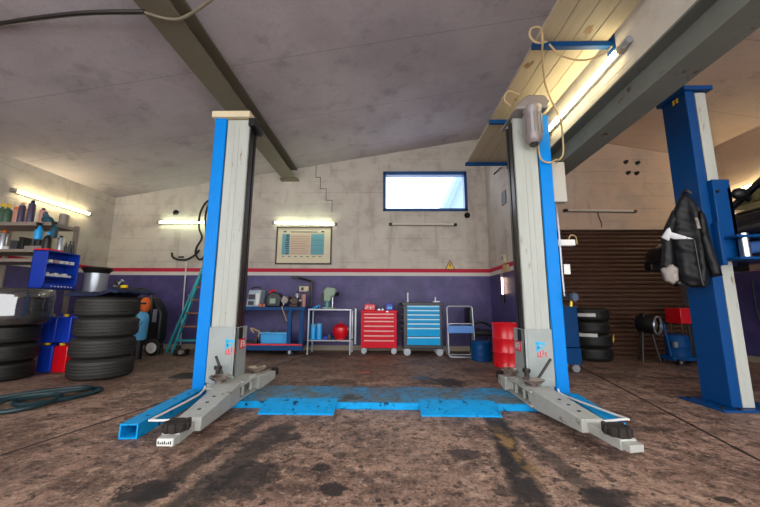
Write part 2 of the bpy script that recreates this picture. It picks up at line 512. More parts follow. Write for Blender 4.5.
# window
fr = MB()
t = .06
for a in ((WX0, WX1, WZ0, WZ0 + t), (WX0, WX1, WZ1 - t * 1.3, WZ1), (WX0, WX0 + t, WZ0, WZ1), (WX1 - t, WX1, WZ0, WZ1)):
    fr.box(a[0], a[1], YB - .03, YB + .12, a[2], a[3])
wn = fr.build('window_1', MT['win_blue'], kind=S, bevel=.008)
bx(WX0 + .05, WX1 - .05, YB + .06, YB + .068, WZ0 + .05, WZ1 - .07).build('window_pane', MT['pane'], wn)
# roller door: curved interlocking slats
rd = MB(); n = 29; ph = DZ / n
prof = []
for i in range(n):
    for k in range(5):
        tt = k / 5
        prof.append((YD + .10 - .030 * math.sin(PI * tt) ** .6, i * ph + tt * ph))
prof.append((YD + .10, DZ))
prof += [(YD + .2, DZ), (YD + .2, 0)]
rd.prism(prof, 'x', DX0, DX1)
door = rd.build('door_1', MT['roller'], kind=S, smooth=50)
bx(DX1 - .06, DX1 + .06, YD - .06, YD + .1, 0, DZ).build('trim_1', pm('grey_door_guide', '#6c6866', .5, .2), kind=S, bevel=.006)
# steel beams
bm_ = MB()
def ibeam(m, xc, zb, h, wd, y0, y1, tf=.018, tw=.014):
    m.box(xc - wd / 2, xc + wd / 2, y0, y1, zb, zb + tf).box(xc - wd / 2, xc + wd / 2, y0, y1, zb + h - tf, zb + h).box(xc - tw / 2, xc + tw / 2, y0, y1, zb + tf, zb + h - tf)
    return m
ibeam(bm_, -2.035, 3.46, .24, .29, -1.1, YB + .05)
bm_.box(-2.22, -1.85, YB - .14, YB, 3.43, 3.46)
bm_.build('trim_2', MT['beam'], kind=S)
rbm = ibeam(MB(), 2.09, 2.5, .29, .24, -1.1, 5.0)
for v in rbm.bm.verts: v.co.z -= .025 * (v.co.y - 3)
rbm.build('trim_3', MT['beam2'], kind=S)

# pale gabled house beyond the window, and yard light
hs = thing('outside_house', 'pale gabled house far outside the high window', 'house', (6.2, 16, 0))
MB().prism([(2.1, 0), (8.3, 0), (8.3, 3.6), (5.2, 10.4), (2.1, 3.6)], 'y', 16, 22).build('gable_wall', pm('pale_render', '#8ea4ba', .8), hs)
MB().beam((1.75, 18.9, 3.0), (5.25, 18.9, 10.7), 6.4, .25, (0, 0, 1)).beam((8.65, 18.9, 3.0), (5.15, 18.9, 10.7), 6.4, .25, (0, 0, 1)).build('roof', pm('pale_roof', '#7f96ac', .8), hs)

# ------------------------------------------------------------------ fluorescent lamps
def lamp(label, p0, p1, out, lit, housing=.05, group=None, h=.045):
    p0, p1, out = Vector(p0), Vector(p1), Vector(out).normalized()
    t = thing('fluorescent_lamp', label, 'lamp', p0.lerp(p1, .5))
    d = (p1 - p0).normalized(); up = d.cross(out)
    MB().beam(p0 + out * .018, p1 + out * .018, housing, .036, tuple(out)).build('housing', MT['white'] if lit else MT['rack_tan'], t, bevel=.004)
    a, b = p0 + d * .06 + out * .055, p1 - d * .06 + out * .055
    MB().cyl(a, b, .02, seg=12).build('tube', lit or MT['tube_off'], t)
    for q, s in ((p0, 1), (p1, -1)):
        MB().beam(q + out * .02 - d * .01 * s, q + d * .055 * s + out * .02, housing * 1.05, .085, tuple(out)).build('end_cap', MT['dark_steel'] if not lit else MT['grey_shelf'], t, bevel=.006)
    return t
lamp('long lit fluorescent tube on the left wall above the shelf of bottles', (XL, 4.62, 2.58), (XL, 5.95, 2.56), (1, 0, 0), MT['tube_warm'])
lamp('lit fluorescent tube on the back wall partly hidden behind the left lift post', (-4.75, YB, 2.54), (-3.42, YB, 2.53), (0, -1, 0), MT['tube_green'])
lamp('lit fluorescent tube directly above the framed wall chart', (-2.35, YB, 2.53), (-1.03, YB, 2.50), (0, -1, 0), MT['tube_green'])
lamp('unlit fluorescent tube on the back wall below the blue framed window', (.05, YB, 2.50), (1.41, YB, 2.49), (0, -1, 0), None)
lamp('lit fluorescent tube under the plank shelf beside the steel beam', (XP, 2.52, 3.08), (XP, 3.86, 3.04), (-1, 0, 0), MT['tube_warm'])
ul = lamp('unlit fluorescent tube above the brown roller door', (3.34, YD, 2.65), (4.66, YD, 2.63), (0, -1, 0), None)
MB().tube([(3.96, YD - .02, 2.63), (3.98, YD - .03, 2.5), (4.02, YD - .02, 2.40), (4.01, YD - .02, 2.33)], .008).build('cord', MT['dark_steel'], ul)
lamp('lit fluorescent tube on the far right wall seen through the raised car', (XR, 4.55, 2.83), (XR, 5.7, 2.78), (-1, 0, 0), MT['tube_warm'])

# hand work lamp hanging on the partition, with its socket and cable
wl = thing('work_lamp', 'lit tubular hand lamp hanging below a socket on the partition wall', 'work lamp', (XP - .03, 5.74, 1.0))
MB().cyl((XP - .03, 5.74, 1.07), (XP - .03, 5.74, 1.36), .014).build('tube', MT['tube_work'], wl)
MB().cyl((XP - .03, 5.74, .93), (XP - .03, 5.74, 1.07), .028).build('handle', MT['black'], wl)
MB().cyl((XP - .03, 5.74, 1.36), (XP - .03, 5.74, 1.42), .026).build('cap', MT['grey_shelf'], wl)
MB().tube([(XP - .03, 5.74, 1.42), (XP - .04, 5.72, 1.48), (XP - .02, 5.66, 1.53), (XP - .03, 5.6, 1.62)], .007).build('cord', MT['cable_beige'], wl)
so = thing('wall_socket', 'beige double wall socket on the partition above the work lamp', 'socket', (XP - .02, 5.6, 1.6))
bx(XP - .05, XP, 5.55, 5.66, 1.60, 1.74).build('body', MT['beige'], so, bevel=.006)
bx(XP - .06, XP - .045, 5.57, 5.64, 1.66, 1.72).build('lid', MT['grey_shelf'], so, bevel=.004)
jb = bx(XP - .05, XP, 5.44, 5.63, 1.44, 1.56).build('junction_box', MT['cable_beige'], bevel=.008)
tag(jb, 'small beige junction box on the red stripe of the partition wall', 'junction box')
tag(bx(XP - .012, XP, 5.42, 5.62, 2.62, 2.86).build('vent_plate', MT['dark_steel']), 'dark square vent plate high on the partition wall', 'vent')
for (x, z, lb) in ((1.64, 2.69, 'black round wall vent below the corner of the window'), (-4.40, 2.75, 'black round wall vent above the lamp by the left lift post')):
    v = thing('wall_vent', lb, 'vent', (x, YB - .03, z))
    MB().lathe([(0, 0), (.055, 0), (.06, .03), (.045, .05), (.02, .03), (0, .03)], (x, YB, z), (0, -1, 0)).build('body', MT['black'], v)
    MB().cyl((x, YB - .03, z), (x, YB - .055, z), .016).build('hub', MT['dark_steel'], v)

# framed chart
pc = thing('wall_chart', 'framed printed chart with blue columns on the back wall under a lamp', 'chart', (-1.69, YB - .02, 1.68))
f_ = MB()
for a in ((-2.26, -1.12, 1.67, 1.70), (-2.26, -1.12, 2.425, 2.455), (-2.26, -2.235, 1.67, 2.455), (-1.145, -1.12, 1.67, 2.455)):
    f_.box(a[0], a[1], YB - .03, YB, a[2], a[3])
f_.build('frame', MT['brown_frame'], pc)
bx(-2.24, -1.14, YB - .012, YB - .001, 1.69, 2.435).build('sheet', MT['paper'], pc)
bx(-2.14, -1.98, YB - .016, YB - .012, 1.87, 2.30).build('blue_column', MT['paper_blue'], pc)
bx(-1.55, -1.28, YB - .016, YB - .012, 1.87, 2.30).build('blue_column', MT['paper_blue'], pc)
bx(-1.97, -1.56, YB - .016, YB - .012, 1.87, 2.30).build('printed_field', MT['paper_pink'], pc)
ik = MB()
ik.box(-1.97, -1.42, YB - .018, YB - .012, 2.335, 2.35).box(-2.12, -2.06, YB - .018, YB - .012, 2.335, 2.36).box(-1.34, -1.28, YB - .018, YB - .012, 2.335, 2.36)
for i in range(9):
    ik.box(-2.06 + random.uniform(-.01, .01), -2.0, YB - .02, YB - .012, 1.89 + i * .045, 1.905 + i * .045 + random.uniform(0, .012))
for i in range(8): ik.box(-1.96, -1.57 - random.uniform(0, .1), YB - .018, YB - .012, 1.895 + i * .05, 1.899 + i * .05)
for i in range(7): ik.box(-2.13 + i * .125, -2.08 + i * .125, YB - .018, YB - .012, 1.825, 1.838)
for i in range(3): ik.box(-1.55, -1.28, YB - .019, YB - .012, 1.95 + i * .11, 1.953 + i * .11)
ik.build('printing', MT['ink'], pc)

# warning triangle
ws = thing('warning_sign', 'yellow triangular warning sign on the red stripe of the back wall', 'sign', (1.26, YB - .01, 1.6))
MB().prism([(1.16, 1.575), (1.37, 1.575), (1.265, 1.765)], 'y', YB - .012, YB).build('border', MT['black'], ws)
MB().prism([(1.185, 1.59), (1.345, 1.59), (1.265, 1.735)], 'y', YB - .015, YB - .011).build('face', MT['sign_yellow'], ws)
MB().prism([(1.262, 1.70), (1.285, 1.70), (1.27, 1.665), (1.285, 1.665), (1.255, 1.605), (1.262, 1.65), (1.247, 1.65)], 'y', YB - .018, YB - .014).build('symbol', MT['black'], ws)

# plank shelf on blue brackets high on the partition
ps = thing('plank_shelf', 'high shelf of pale planks on blue brackets along the partition wall', 'shelf', (XP - .3, 3.2, 3.38))
for i in range(4):
    x0 = 1.355 + i * .163
    bx(x0, x0 + .158, .6, 5.32, 3.27, 3.305).build('plank', MT['plank'], ps, bevel=.003)
for y in (1.42, 2.69, 3.96, 5.25):
    m = MB().box(1.33, XP, y - .025, y + .025, 3.22, 3.27)
    m.box(XP - .012, XP, y - .05, y + .05, 3.17, 3.35)
    m.build('bracket', MT['navy'], ps, bevel=.004)
MB().cyl((XP, 5.6, 3.33), (1.80, 5.22, 3.06), .014).build('brace', MT['dark_steel'], ps)
tag(MB().cyl((XP - .04, 2.44, 3.085), (XP - .04, 2.51, 3.085), .03).build('cable_gland', MT['galv']), 'small grey cable gland at the near end of the lit tube', 'cable gland')

for (x, z, lb) in ((4.60, 3.62, 'left one of the upper pair of dark wall anchors in the right bay'), (4.82, 3.60, 'right one of the upper pair of dark wall anchors in the right bay'), (4.62, 3.40, 'left one of the lower pair of dark wall anchors in the right bay'), (4.78, 3.39, 'right one of the lower pair of dark wall anchors in the right bay')):
    tag(MB().cyl((x, YD, z), (x, YD - .05, z), .038, .03).build('wall_anchor', MT['black']), lb, 'anchor', 'wall anchors in the right bay')
# ------------------------------------------------------------------ main two-post lift
L = thing('two_post_lift', 'blue and white two-post vehicle lift standing empty in the middle of the workshop', 'vehicle lift', (-.12, 3.4, 0))
def sticker(m1, m2, x, z, y, s=1, flip=False):
    pass
for sd in (-1, 1):
    def mx(x): return -.078 + sd * x               # x measured outward from the lift's middle line
    def B(m, x0, x1, *r): a, b = sorted((mx(x0), mx(x1))); return m.box(a, b, *r)
    # column: C-section open to the middle
    c = MB()
    B(c, 1.445, 1.69, 3.30, 3.315, .02, 2.90); B(c, 1.44, 1.69, 3.485, 3.50, .02, 2.90); B(c, 1.675, 1.69, 3.30, 3.50, .02, 2.90)
    B(c, 1.44, 1.455, 3.30, 3.345, .02, 2.90); B(c, 1.44, 1.455, 3.46, 3.50, .02, 2.90)
    col_ = c.build('column', MT['lift_white'], L, bevel=.004)
    c = MB(); B(c, 1.545, 1.549, 3.296, 3.301, .65, 2.88); B(c, 1.60, 1.603, 3.297, 3.301, .65, 2.88); c.build('seam', MT['arm_grey'], col_)
    c = MB(); B(c, 1.43, 1.452, 3.325, 3.41, .1, 2.86); B(c, 1.43, 1.452, 3.44, 3.485, .1, 2.86); B(c, 1.54, 1.66, 3.445, 3.455, .1, 2.86)
    c.build('guide_rail', MT['dark_steel'], L, bevel=.003)
    c = MB(); c.cyl((mx(1.50), 3.425, .3), (mx(1.50), 3.425, 2.86), .02)
    c.build('lifting_screw', MT['steel'], L)
    c = MB(); B(c, 1.692, 1.822, 3.285, 3.52, .02, 2.93)
    c.build('side_cover', MT['lift_blue'], L, bevel=.012)
    c = MB(); B(c, 1.40, 1.86, 3.24, 3.72, .0, .018)
    c.build('base_plate', MT['deck_blue'], L, bevel=.003)
    # carriage
    c = MB(); B(c, 1.44, 1.68, 3.265, 3.285, .13, .66); B(c, 1.40, 1.42, 3.265, 3.50, .13, .66); B(c, 1.40, 1.44, 3.265, 3.285, .13, .66); B(c, 1.40, 1.66, 3.255, 3.29, .13, .20)
    car = c.build('carriage', MT['lift_grey'], L, bevel=.004)
    c = MB(); B(c, 1.392, 1.402, 3.30, 3.38, .54, .655); c.build('rubber_stop', MT['black_matte'], car)
    # stickers: blue and red marks on the front, red panel with pale figures on the inner side
    xs = 1.465 if sd < 0 else 1.56
    c = MB()
    k = mx(xs)
    c.box(k - .045, k + .045, 3.2625, 3.266, .515, .540, Matrix.Rotation(.18 * 1, 3, 'Y')).box(k - .04, k - .015, 3.2625, 3.266, .45, .525).box(k - .03, k + .02, 3.2625, 3.266, .478, .497)
    c.build('cyan_mark', MT['lit_blue'], car)
    c = MB()
    for i, (a, b) in enumerate(((-.03, .42), (-.005, .432), (.022, .44), (.048, .425))):
        c.box(k + a - .005, k + a + .006, 3.2625, 3.266, b - .022, b + .022)
    c.box(k - .035, k + .02, 3.2625, 3.266, .398, .407)
    c.build('red_mark', MT['lit_red'], car)
    c = MB(); B(c, 1.394, 1.401, 3.33, 3.46, .44, .54); st = c.build('red_panel', MT['red'], car)
    c = MB()
    for (y, z, hy, hz) in ((3.345 + .0, .48, .006, .035), (3.36, .505, .02, .006), (3.36, .48, .015, .005), (3.395, .48, .006, .03), (3.415, .48, .018, .006), (3.42, .48, .006, .03)):
        B(c, 1.391, 1.395, y + .015 - hy, y + .015 + hy, z + .01 - hz, z + .01 + hz)
    c.build('pale_figures', MT['white'], st)
    # yoke with two plates carrying the arms
    inn = 1.20 if sd < 0 else 1.275
    c = MB()
    for z in (.055, .168): B(c, inn, 1.47, 2.88, 3.46, z, z + .014)
    B(c, 1.39, 1.46, 3.0, 3.45, .06, .18)
    for y in (2.96, 3.12, 3.30, 3.40): c.cyl((mx(inn + .05), y, .05), (mx(inn + .05), y, .188), .017)
    c.build('arm_yoke', MT['arm_grey'], L, bevel=.004)
    for (dx, y) in ((1.43 if sd < 0 else 1.38, 3.05), (inn + .07, 3.50)):
        c = MB().lathe([(0, 0), (.03, 0), (.035, .02), (.07, .03), (.095, .055), (.09, .06), (.06, .042), (0, .038)], (mx(dx), y, .185))
        c.build('pivot_dish', MT['bronze'], L)
    c = MB(); a = Vector((mx(1.44), 3.16, .18))
    c.cyl(a, a + Vector((.16 if sd > 0 else -.10, .0, .22)), .012).cyl(a + Vector((-.07, 0, -.02)), a + Vector((-.07, 0, .12)), .02).cyl(a + Vector((-.07, 0, .1)), a + Vector((-.07, 0, .13)), .035)
    c.build('arm_lock_lever', MT['dark_steel'], L)
    # front arm: tapered outer box, sliding inner bar, rubber pad
    if sd < 0: p0, p1, p2 = Vector((-1.385, 2.97, .12)), Vector((-1.285, 2.23, .115)), Vector((-1.285, 2.05, .10))
    else: p0, p1, p2 = Vector((1.305, 2.96, .12)), Vector((1.35, 2.30, .115)), Vector((1.402, 2.055, .10))
    d = (p1 - p0).normalized()
    arm = MB().beam(p0, p1, .20, .155, w1=.15, h1=.085).build('front_arm', MT['arm_grey'], L, bevel=.006)
    for tt in (.45, .62, .8):
        q = p0.lerp(p1, tt); q.z += (.155 + (.085 - .155) * tt) / 2
        MB().cyl(q, q + Vector((0, 0, .004)), .012).build('bolt_hole', MT['black'], arm)
    e = p1 + (p2 - p1) * .2
    MB().beam(p1 - d * .2, p2, .105, .06).build('arm_extension', MT['arm_grey'], L, bevel=.004)
    ex = p2 + (p2 - p1).normalized() * .05
    tp = MB().beam(p2 - (p2 - p1).normalized() * .02, ex, .095, .04).build('arm_tip', MT['white'] if sd < 0 else MT['arm_grey'], L, bevel=.003)
    if sd < 0: MB().beam(p2 - (p2 - p1).normalized() * .03, ex - (p2 - p1).normalized() * .008, .10, .045).build('tip_cover', MT['arm_grey'], L, bevel=.003)
    if sd < 0:
        dd = (p2 - p1).normalized(); sdv = dd.cross(Vector((0, 0, 1)))
        c = MB()
        for i in range(7):
            o = ex + sdv * (-.036 + i * .012) + dd * .0015
            c.beam(o - dd * .002 + Vector((0, 0, -.008)), o - dd * .002 + Vector((0, 0, .010 - (i % 3) * .004)), .007, .004, tuple(dd))
        c.build('plate_characters', MT['ink'], tp)
    pdc = p1.lerp(p2, .72) + Vector((0, 0, .025))
    c = MB().lathe([(0, 0), (.068, 0), (.072, .02), (.068, .05), (.055, .056), (.05, .045), (0, .045)], pdc, seg=20)
    for i in range(10):
        a = 2 * PI * i / 10
        c.box(pdc.x + .066 * math.cos(a) - .013, pdc.x + .066 * math.cos(a) + .013, pdc.y + .066 * math.sin(a) - .013, pdc.y + .066 * math.sin(a) + .013, pdc.z + .002, pdc.z + .05 + .012 * math.sin(a * 3), Matrix.Rotation(a, 3, 'Z'))
    c.build('lifting_pad', MT['pad'], L, bevel=.006)
    # foot guard of bent white rod on the outer side
    if sd < 0: g = [(-1.60, 2.98, .17), (-1.585, 2.86, .13), (-1.575, 2.32, .125), (-1.57, 2.28, .125), (-1.53, 2.27, .125), (-1.33, 2.29, .125)]
    else: g = [(1.50, 3.02, .17), (1.52, 2.96, .13), (1.645, 2.45, .125), (1.645, 2.41, .125), (1.60, 2.40, .125), (1.38, 2.34, .125)]
    MB().tube(g, .008, sm=3).build('foot_guard', MT['white_rod'], L)
    # rear arm
    if sd < 0: p0, p1 = Vector((-1.34, 3.36, .115)), Vector((-1.26, 3.70, .13))
    else: p0, p1 = Vector((1.255, 3.42, .115)), Vector((1.225, 3.62, .13))
    MB().beam(p0, p1, .16, .14, w1=.10, h1=.075).build('rear_arm', MT['arm_grey'], L, bevel=.006)
    q = p1 + (p1 - p0).normalized() * .06
    MB().beam(p1, q + (p1 - p0).normalized() * .03, .06, .04).build('arm_extension', MT['dark_steel'], L, bevel=.003)
    MB().lathe([(0, 0), (.035, 0), (.04, .02), (.03, .03), (0, .025)], q + Vector((0, 0, .025))).build('lifting_pad', MT['pad'], L)
# cross deck between the posts and its two ramps
MB().prism([(2.99, .0), (2.97, .01), (2.985, .055), (3.03, .062), (3.50, .058), (3.56, .0)], 'x', -1.46, 1.30).build('cross_deck', MT['deck_grime'], L, bevel=.006)
bx(-1.44, 1.32, 2.955, 2.975, .0, .056).build('deck_edge', MT['deck_blue'], L, bevel=.004)
for (x0, x1) in ((-1.05, -.43), (.28, .93)):
    r = MB().prism([(2.80, .0), (2.80, .012), (2.955, .062), (3.03, .068), (3.03, .063), (2.955, .05)], 'x', x0, x1)
    c = r
    for i in range(int((x1 - x0) / .05)):
        for j in range(3):
            xx, yy = x0 + .03 + i * .05, 2.82 + j * .05 + (i % 2) * .02
            zz = .012 + (yy - 2.80) / .165 * .05
            s_ = 1 if (i + j) % 2 else -1
            c.beam((xx - .012, yy - .008 * s_, zz + .001), (xx + .012, yy + .008 * s_, zz + .004), .007, .006)
    r.build('ramp', MT['deck_blue'], L)
# top of the left post
bx(-1.925, -1.50, 3.25, 3.56, 2.91, 2.985).build('post_cap', MT['beige'], L, bevel=.01)
bx(-1.52, -1.45, 3.27, 3.52, 2.82, 2.91).build('screw_bearing', MT['black'], L, bevel=.005)
# motor, gear head and control gear of the right post
c = MB().prism([(1.32, 2.90), (1.66, 2.90), (1.70, 2.98), (1.64, 3.06), (1.48, 3.06), (1.40, 3.01)], 'y', 3.12, 3.60)
c.build('gear_head', MT['motor'], L, bevel=.02)
mo = MB().lathe([(0, 0), (.03, 0), (.055, .0), (.075, .03), (.082, .05), (.082, .34), (.095, .36), (.095, .40), (0, .40)], (1.515, 3.17, 2.535)).build('motor', MT['motor'], L)
c = MB()
for i in range(14):
    a = 2 * PI * i / 14
    c.beam((1.515 + .086 * math.cos(a), 3.17 + .086 * math.sin(a), 2.63), (1.515 + .086 * math.cos(a), 3.17 + .086 * math.sin(a), 2.85), .006, .014, (math.cos(a), math.sin(a), 0))
c.build('cooling_fin', MT['motor'], mo)
MB().cyl((1.515, 3.17, 2.515), (1.515, 3.17, 2.54), .04).build('shaft_cap', MT['black'], mo)
bx(1.75, 1.965, 3.44, 3.52, 2.0, 2.46).build('control_box', pm('cream_grey_casing', '#b5b0a4', .45, var=.1), L, bevel=.012)
MB().tube([(1.80, 3.46, 2.02), (1.765, 3.32, 1.90), (1.76, 3.29, 1.7), (1.76, 3.29, 1.2), (1.765, 3.29, .98)], .010).build('conduit', MT['galv'], L)
c = MB().box(1.74, 1.96, 3.36, 3.42, 1.505, 1.57)
lb = c.build('switch_bracket', MT['white'], L, bevel=.006)
MB().tube([(1.90, 3.38, 1.57), (1.93, 3.38, 1.62), (1.98, 3.38, 1.60), (1.985, 3.38, 1.52)], .005).build('wire_loop', MT['cable_beige'], lb)
bx(1.78, 1.84, 3.285, 3.292, 1.20, 1.30).build('paper_tag', MT['white'], L)

# tyre gauge on the post
tg = thing('tyre_gauge', 'round tyre pressure gauge hanging at the side of the right lift post', 'gauge', (1.80, 3.30, .9))
MB().lathe([(0, 0), (.04, 0), (.045, .01), (.045, .035), (0, .035)], (1.80, 3.22, .97), (.1, -1, 0)).build('body', MT['black'], tg)
MB().cyl((1.804, 3.184, .97), (1.805, 3.179, .97), .034).build('dial', MT['gauge'], tg)
MB().cyl((1.785, 3.21, .94), (1.775, 3.21, .88), .012).build('valve', MT['yellow'], tg)
MB().tube([(1.77, 3.21, .97), (1.755, 3.22, .96), (1.76, 3.26, 1.02)], .008).build('hose', MT['black_matte'], tg)

# blue hollow section tubes lying on the floor beside the posts
t_ = MB()
def hollow(m, p0, p1, w, h, th):
    p0, p1 = Vector(p0), Vector(p1); d = (p1 - p0).normalized(); s = d.cross(Vector((0, 0, 1))).normalized(); u = Vector((0, 0, 1))
    for o, a, b in ((u * (h - th) / 2, w, th), (-u * (h - th) / 2, w, th), (s * (w - th) / 2, th, h - 2 * th), (-s * (w - th) / 2, th, h - 2 * th)):
        m.beam(p0 + o, p1 + o, a, b)
    return m
o = hollow(MB(), (-1.715, 2.28, .05), (-1.79, 3.18, .05), .12, .095, .010).build('steel_tube', MT['deck_blue'])
tag(o, 'blue hollow square steel tube on the floor beside the left grey arm', 'steel tube')
o = hollow(MB(), (1.585, 2.42, .055), (1.68, 3.16, .055), .11, .09, .010).build('steel_tube', MT['deck_blue'])
tag(o, 'blue hollow square steel tube on the floor behind the right grey arm', 'steel tube')

# beige power cables of the right post
def cable(pts, r, mat, label, cat='cable', name='power_cable'):
    return tag(MB().tube(pts, r).build(name, mat), label, cat)
cable([(1.42, 2.60, 3.21), (1.33, 2.60, 3.20), (1.285, 2.62, 3.28), (1.30, 2.62, 3.36), (1.36, 2.58, 3.33), (1.36, 2.56, 3.18), (1.42, 2.70, 3.13), (1.56, 2.95, 3.05), (1.66, 3.05, 2.95), (1.75, 3.08, 2.75), (1.80, 3.15, 2.58), (1.80, 3.17, 2.42), (1.76, 3.18, 2.36)],
      .009, MT['cable_beige'], 'beige power cable looping from the plank shelf down the right lift post')
cable([(1.45, 2.62, 3.20), (1.54, 2.61, 3.08), (1.72, 2.60, 3.02), (1.88, 2.58, 3.06), (1.96, 2.57, 3.13)], .008, MT['cable_beige'], 'short beige cable sagging under the plank shelf near the lit tube')
cable([(1.60, 3.26, 2.62), (1.60, 3.24, 2.42), (1.68, 3.24, 2.36), (1.78, 3.25, 2.40), (1.86, 3.41, 2.44)], .009, MT['cable_beige'], 'beige cable crossing the blue cover below the lift motor')
cable([(1.31, 3.2, 2.98), (1.24, 3.18, 3.04), (1.28, 3.16, 3.12), (1.38, 3.14, 3.07)], .008, MT['cable_beige'], 'beige cable loop at the left of the motor head')
# thick cable across the ceiling
tc = thing('ceiling_cable', 'thick black cable sagging across the ceiling under the left beam', 'cable', (-2.0, 2.45, 3.45))
MB().tube([(-4.6, 2.75, 3.44), (-3.5, 2.55, 3.42), (-2.75, 2.49, 3.45), (-2.15, 2.48, 3.445)], .02).build('sheath', MT['dark_steel'], tc)
MB().tube([(-2.16, 2.48, 3.443), (-1.98, 2.54, 3.43), (-1.80, 2.53, 3.45), (-1.42, 2.40, 3.56), (-1.1, 2.3, 3.72), (-1.0, 2.28, 3.86)], .014).build('thin_cable', pm('dusty_grey_cable', '#6b614f', .5), tc)

# ------------------------------------------------------------------ second lift (right), jacket, raised car
L2 = thing('vehicle_lift', 'shade-darkened blue lift post at the right edge carrying the raised car', 'vehicle lift', (3.05, 3.2, 0))
MB().box(2.995, 3.005, 3.06, 3.32, .02, 3.05).box(2.995, 3.085, 3.05, 3.065, .02, 3.05).box(2.995, 3.085, 3.31, 3.325, .02, 3.05).box(3.03, 3.085, 3.16, 3.17, .02, 3.05).build('column', MT['lift_blue2'], L2, bevel=.005)
bx(3.10, 3.205, 3.06, 3.10, .02, 3.02).build('guide_rail', MT['lift_white'], L2, bevel=.004)
bx(3.085, 3.22, 3.11, 3.32, .02, 3.03).build('inner_channel', MT['dark_steel'], L2)
MB().box(2.965, 3.25, 3.02, 3.36, 3.03, 3.075).build('top_plate', MT['lift_blue2'], L2, bevel=.004)
c = MB()
for y in (3.13, 3.17): c.box(2.988, 2.996, y, y + .02, 2.96, 3.01)
c.build('yellow_mark', MT['yellow'], L2)
bp = bx(2.86, 3.42, 2.98, 3.42, 0, .018).build('base_plate', MT['lift_blue2'], L2, bevel=.003)
for (x, y) in ((2.90, 3.04), (2.90, 3.36), (3.02, 3.01), (3.3, 3.01)): MB().cyl((x, y, .018), (x, y, .035), .016, seg=6).build('anchor_bolt', MT['dark_steel'], bp)
ca = MB().box(3.075, 3.24, 3.00, 3.055, 1.32, 2.08).box(3.20, 3.24, 3.0, 3.2, 1.32, 2.0).box(3.05, 3.09, 2.985, 3.05, 1.26, 1.66).build('carriage', MT['lift_blue2'], L2, bevel=.006)
MB().cyl((3.11, 2.998, 1.96), (3.11, 2.988, 1.96), .014).build('bolt', MT['black'], ca)
c = MB().box(3.10, 3.36, 2.88, 3.06, 1.50, 1.52).box(3.10, 3.36, 2.88, 3.06, 1.30, 1.325).box(3.20, 3.36, 3.03, 3.06, 1.31, 1.51)
c.build('arm_bracket', MT['lift_blue2'], L2, bevel=.005)
MB().cyl((3.20, 2.93, 1.30), (3.20, 2.93, 1.54), .038).build('pivot_pin', MT['steel'], L2)
hollow(MB(), (3.25, 2.97, 1.41), (4.15, 2.55, 1.43), .12, .10, .012).build('lifting_arm', MT['lift_blue2'], L2, bevel=.004)
hollow(MB(), (3.25, 3.12, 1.39), (4.2, 4.05, 1.41), .12, .09, .012).build('lifting_arm', MT['lift_blue2'], L2, bevel=.004)
MB().tube([(3.27, 2.90, 1.52), (3.42, 2.87, 1.50), (3.62, 2.78, 1.44)], .012).build('foot_guard', MT['lift_blue2'], L2)
MB().lathe([(0, 0), (.06, 0), (.06, .05), (0, .05)], (4.12, 2.56, 1.48)).build('lifting_pad', MT['pad'], L2)
MB().lathe([(0, 0), (.06, 0), (.06, .07), (0, .07)], (4.17, 4.02, 1.46)).build('lifting_pad', MT['pad'], L2)
MB().cyl((2.98, 3.19, 1.93), (2.90, 3.12, 1.95), .012).build('coat_hook', MT['dark_steel'], L2)

def puff(outline, P0, u, n, thick, res=.025, fold=.02, seed=0, back=.5):
    """cloth body: outline in (u, z), swelling from its edges, with folds"""
    P0, u, n = Vector(P0), Vector(u), Vector(n)
    ed = []
    N = len(outline)
    for i in range(N):
        a, b = Vector(outline[i]), Vector(outline[(i + 1) % N])
        k = max(1, int((b - a).length / res))
        ed += [a.lerp(b, j / k) for j in range(k)]
    def dist(p):
        best = 9
        for i in range(len(ed)):
            a, b = ed[i], ed[(i + 1) % len(ed)]
            ab = b - a; t = max(0, min(1, (p - a).dot(ab) / max(1e-9, ab.length_squared)))
            best = min(best, (a + ab * t - p).length)
        return best
    def inside(p):
        c = False
        for i in range(N):
            a, b = outline[i], outline[(i + 1) % N]
            if (a[1] > p[1]) != (b[1] > p[1]) and p[0] < (b[0] - a[0]) * (p[1] - a[1]) / (b[1] - a[1]) + a[0]: c = not c
        return c
    pts = list(ed); us = [p.x for p in ed]; vs = [p.y for p in ed]
    x = min(us)
    while x < max(us):
        y = min(vs)
        while y < max(vs):
            p = Vector((x + random.uniform(-.2, .2) * res, y + random.uniform(-.2, .2) * res))
            if inside(p) and dist(p) > res * .5: pts.append(p)
            y += res
        x += res
    ne = len(ed)
    V, E_, F, *_ = geometry.delaunay_2d_cdt(pts, [(i, (i + 1) % ne) for i in range(ne)], [], 1, 1e-5)
    m = MB(); fr, bk = [], []
    for i, p in enumerate(V):
        d = dist(p); t = thick * math.sqrt(max(0, 1 - (1 - min(1, d / (thick * 1.1))) ** 2))
        nz = noise.noise(Vector((p.x * 14 + seed, p.y * 3.2, seed))) + .6 * noise.noise(Vector((p.x * 9 + p.y * 12, p.y * 8, seed + 5)))
        b = P0 + u * p.x + Vector((0, 0, p.y))
        edge = d < 1e-4
        fr.append(m.bm.verts.new(b + n * (t + fold * nz * min(1, d / .04))))
        bk.append(fr[-1] if edge else m.bm.verts.new(b - n * t * back))
    for f in F:
        try:
            m.bm.faces.new([fr[i] for i in f])
            if not all(fr[i] is bk[i] for i in f): m.bm.faces.new([bk[i] for i in reversed(f)])
        except ValueError: pass
    return m
JP, JU, JN = (2.85, 2.99, 0), (.7239, -.6899, 0), (-.6899, -.7239, 0)
J = thing('jacket', 'black motorcycle jacket with white trim hanging from the right lift post', 'jacket', (2.85, 2.99, 1.05))
